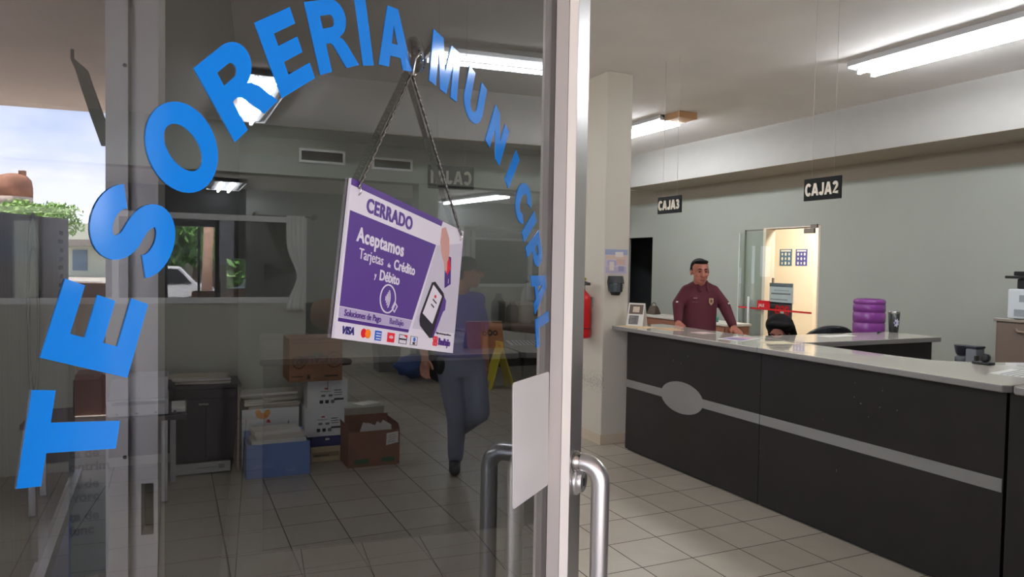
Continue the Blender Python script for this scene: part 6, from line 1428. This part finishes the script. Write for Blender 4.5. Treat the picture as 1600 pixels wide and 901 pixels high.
# trees
M_LEAF = mat('light_green_leaves', (128, 160, 84), .7, noise=.3, nscale=1.2); M_LEAF2 = mat('mid_green_leaves', (112, 160, 76), .7, noise=.35, nscale=1.5); M_BARK = mat('bark', (112, 92, 78), .9, noise=.2, nscale=6)
def tree(name, label, base, h, crown, m, seed, trunk_r=.14, n=900, leaf_=.22, group=None):
    rng = random.Random(seed); t = thing(name, label, 'tree', base, group); base = Vector(base)
    mb = MB(); c = base+ZZ*h*.55; mb.tube([base, base+Vector((.08, .05, h*.3)), c], [trunk_r, trunk_r*.8, trunk_r*.5], M_BARK, 10); mb.build('trunk', t)
    br_ = MB()
    for k in range(6):
        a = 2*PI*k/6+rng.random(); br_.tube([base+ZZ*h*(.42+.05*(k % 3)), base+Vector((crown[0]*.5*math.cos(a), crown[0]*.5*math.sin(a), h*(.62+.04*k)))], [trunk_r*.45, trunk_r*.15], M_BARK, 8)
    br_.build('branches', t)
    mb = MB(); cen = base+ZZ*(h-crown[1]); lobes = [(cen+Vector((rng.uniform(-.55, .55)*crown[0], rng.uniform(-.55, .55)*crown[0], rng.uniform(-.45, .45)*crown[1])), rng.uniform(.35, .6)) for _ in range(16)]
    for i in range(n):
        lc, lr = rng.choice(lobes); v = Vector((rng.gauss(0, 1), rng.gauss(0, 1), rng.gauss(0, 1))).normalized()*rng.uniform(.6, 1.0)
        p = lc+Vector((v.x*lr*crown[0], v.y*lr*crown[0], v.z*lr*crown[1])); a = Vector((rng.gauss(0, 1), rng.gauss(0, 1), rng.gauss(0, 1))).normalized(); b = a.orthogonal().normalized(); s = leaf_*rng.uniform(.6, 1.3)
        mb.add([p+a*s, p+b*s*.45, p-a*s, p-b*s*.45], [(0, 1, 2, 3)], m)
    mb.build('foliage', t); return t
tb = mir(58, 380, 46); tree('street_tree', 'light green tree in front of the water tower, mirrored in the glass', (tb.x, tb.y, -.1), mir(58, 309, 46).z+.1, (2.3, 1.25), M_LEAF, 3, .18, 2600, .16)
# pale building beyond
a, b = mir(112, 400, 60), mir(172, 400, 60); e = (b-a); e.z = 0; w = e.length; e.normalize(); nb_ = Vector((-e.y, e.x, 0))
if nb_.dot(CAM-a) > 0: nb_ = -nb_
z1 = mir(130, 349, 60).z
pbld = thing('building', 'pale building with a grey canopy band across the street, mirrored beside the jamb', 'building', (a+b)/2)
q = [a-e*.4, b+e*8, b+e*8+nb_*6, a-e*.4+nb_*6]; mbox(ccw([(p.x, p.y) for p in q]), -.1, z1, mat('pale_green_wall', (206, 210, 190), .8)).build('wall', pbld)
zb1, zb0 = mir(130, 374, 58).z, mir(130, 384, 58).z
q = [a-e*1.2-nb_*2.0, b+e*6-nb_*2.0, b+e*6-nb_*.01, a-e*1.2-nb_*.01]; mbox(ccw([(p.x, p.y) for p in q]), zb0, zb1, mat('canopy_grey', (140, 132, 122), .8)).build('canopy', pbld)
q = [a+e*.1-nb_*.06, a+e*1.3-nb_*.06, a+e*1.3-nb_*.005, a+e*.1-nb_*.005]; mbox(ccw([(p.x, p.y) for p in q]), .4, zb0-.3, mat('bluegrey_glass', (110, 132, 150), .25)).build('window', pbld)

# ------------------------------------------------------------------ yard behind the back room, seen through two panes of dark glass
def yd(px, py, Y): return onY(px, py, Y)
tb = yd(322, 460, 20); tk = thing('palm_trunk', 'pale bare tree trunk standing in the yard, framed in the partition window', 'tree', (tb.x, 20, -.1))
zt = yd(322, 345, 20).z
mb = MB(); mb.tube([Vector((tb.x, 20, -.1)), Vector((tb.x+.03, 20, 1.4)), Vector((tb.x+.08, 20, zt+.6))], [.15, .12, .12], mat('pale_bark', (196, 160, 136), .9, noise=.15, nscale=5), 14); mb.build('trunk', tk)
for i, (px, h, s) in enumerate(((276, 4.1, 5), (302, 4.0, 6), (334, 4.2, 7), (205, 4.1, 8), (385, 3.2, 9))):
    p = yd(px, 420, (27.0, 29.4, 31.8, 25.2, 24.4)[i]); tree('yard_tree', ('dense green tree in the yard left of the bare trunk', 'green tree in the yard just behind the bare trunk', 'green tree in the yard right of the bare trunk', 'green tree in the yard at the far left of the partition window', 'small green tree in the yard behind the parked car')[i], (p.x, p.y, -.1), h, (1.0, 1.5), M_LEAF2, s, .13, 900, .22)
wall_y = MB(); wall_y.box(-12, 12, 34, 34.3, -.1, 3.2, mat('yard_wall_dark', (92, 96, 84), .9)); struct('wall_yard', wall_y)
def car(label, px, Y, L, col, sgn=1):
    p = yd(px, 440, Y); t = thing('car', label, 'car', (p.x, Y, -.1)); x0 = p.x-L/2; fr = (Vector((x0, Y+.8, -.1)), X_, ZZ)
    m = mat('car_paint_%d' % col[0], col, .25, spec=.6)
    body = [(0, .35), (.02, .75), (.12, .85), (.24, .90), (.34, 1.38), (.46, 1.46), (.70, 1.44), (.84, .98), (.97, .90), (1, .70), (1, .35)]
    MB().prism([(u*L, v) for u, v in body][::-1], fr, -.75, .75, m).build('body', t, bevel=.04)
    MB().prism([(u*L, v) for u, v in ((.27, .94), (.36, 1.34), (.47, 1.40), (.68, 1.38), (.79, 1.0))][::-1], fr, .751, .765, mat('car_glass', (40, 46, 52), .1)).build('side_window', t)
    for u in (.18, .80):
        for s in (-1, 1):
            MB().lathe([(.02, -.09), (.32, -.09), (.34, -.06), (.34, .06), (.32, .09), (.02, .09)], Vector((x0+u*L, Y+.8+s*.68, .24)), M_BLACK, 24, axis=Y_).build('wheel', t)
    return t
car('white car parked in the yard, seen left of the bare trunk', 243, 21.5, 1.9*1.6, (226, 228, 230))
car('dark blue-grey car parked in the yard, right of the bare trunk', 424, 20.6, 2.6, (84, 94, 112))
for i, (px0, px1, py0, py1, Y, lab) in enumerate(((352, 388, 452, 470, 16.2, 'brown planter ledge in the yard under the car'), (300, 342, 456, 472, 16.6, 'brown planter ledge in the yard at the foot of the bare trunk'))):
    a, b = yd(px0, py1, Y), yd(px1, py0, Y); mb = MB(); mb.box(a.x, b.x, Y, Y+.5, -.1, b.z, mat('planter_brick', (176, 132, 108), .85, noise=.15, nscale=5)); mb.box(a.x+.04, b.x-.04, Y+.04, Y+.46, b.z, b.z+.01, mat('soil', (70, 56, 46), .9)); tag(mb.build('planter_ledge'), lab, 'planter')
# sky comes from the world; end
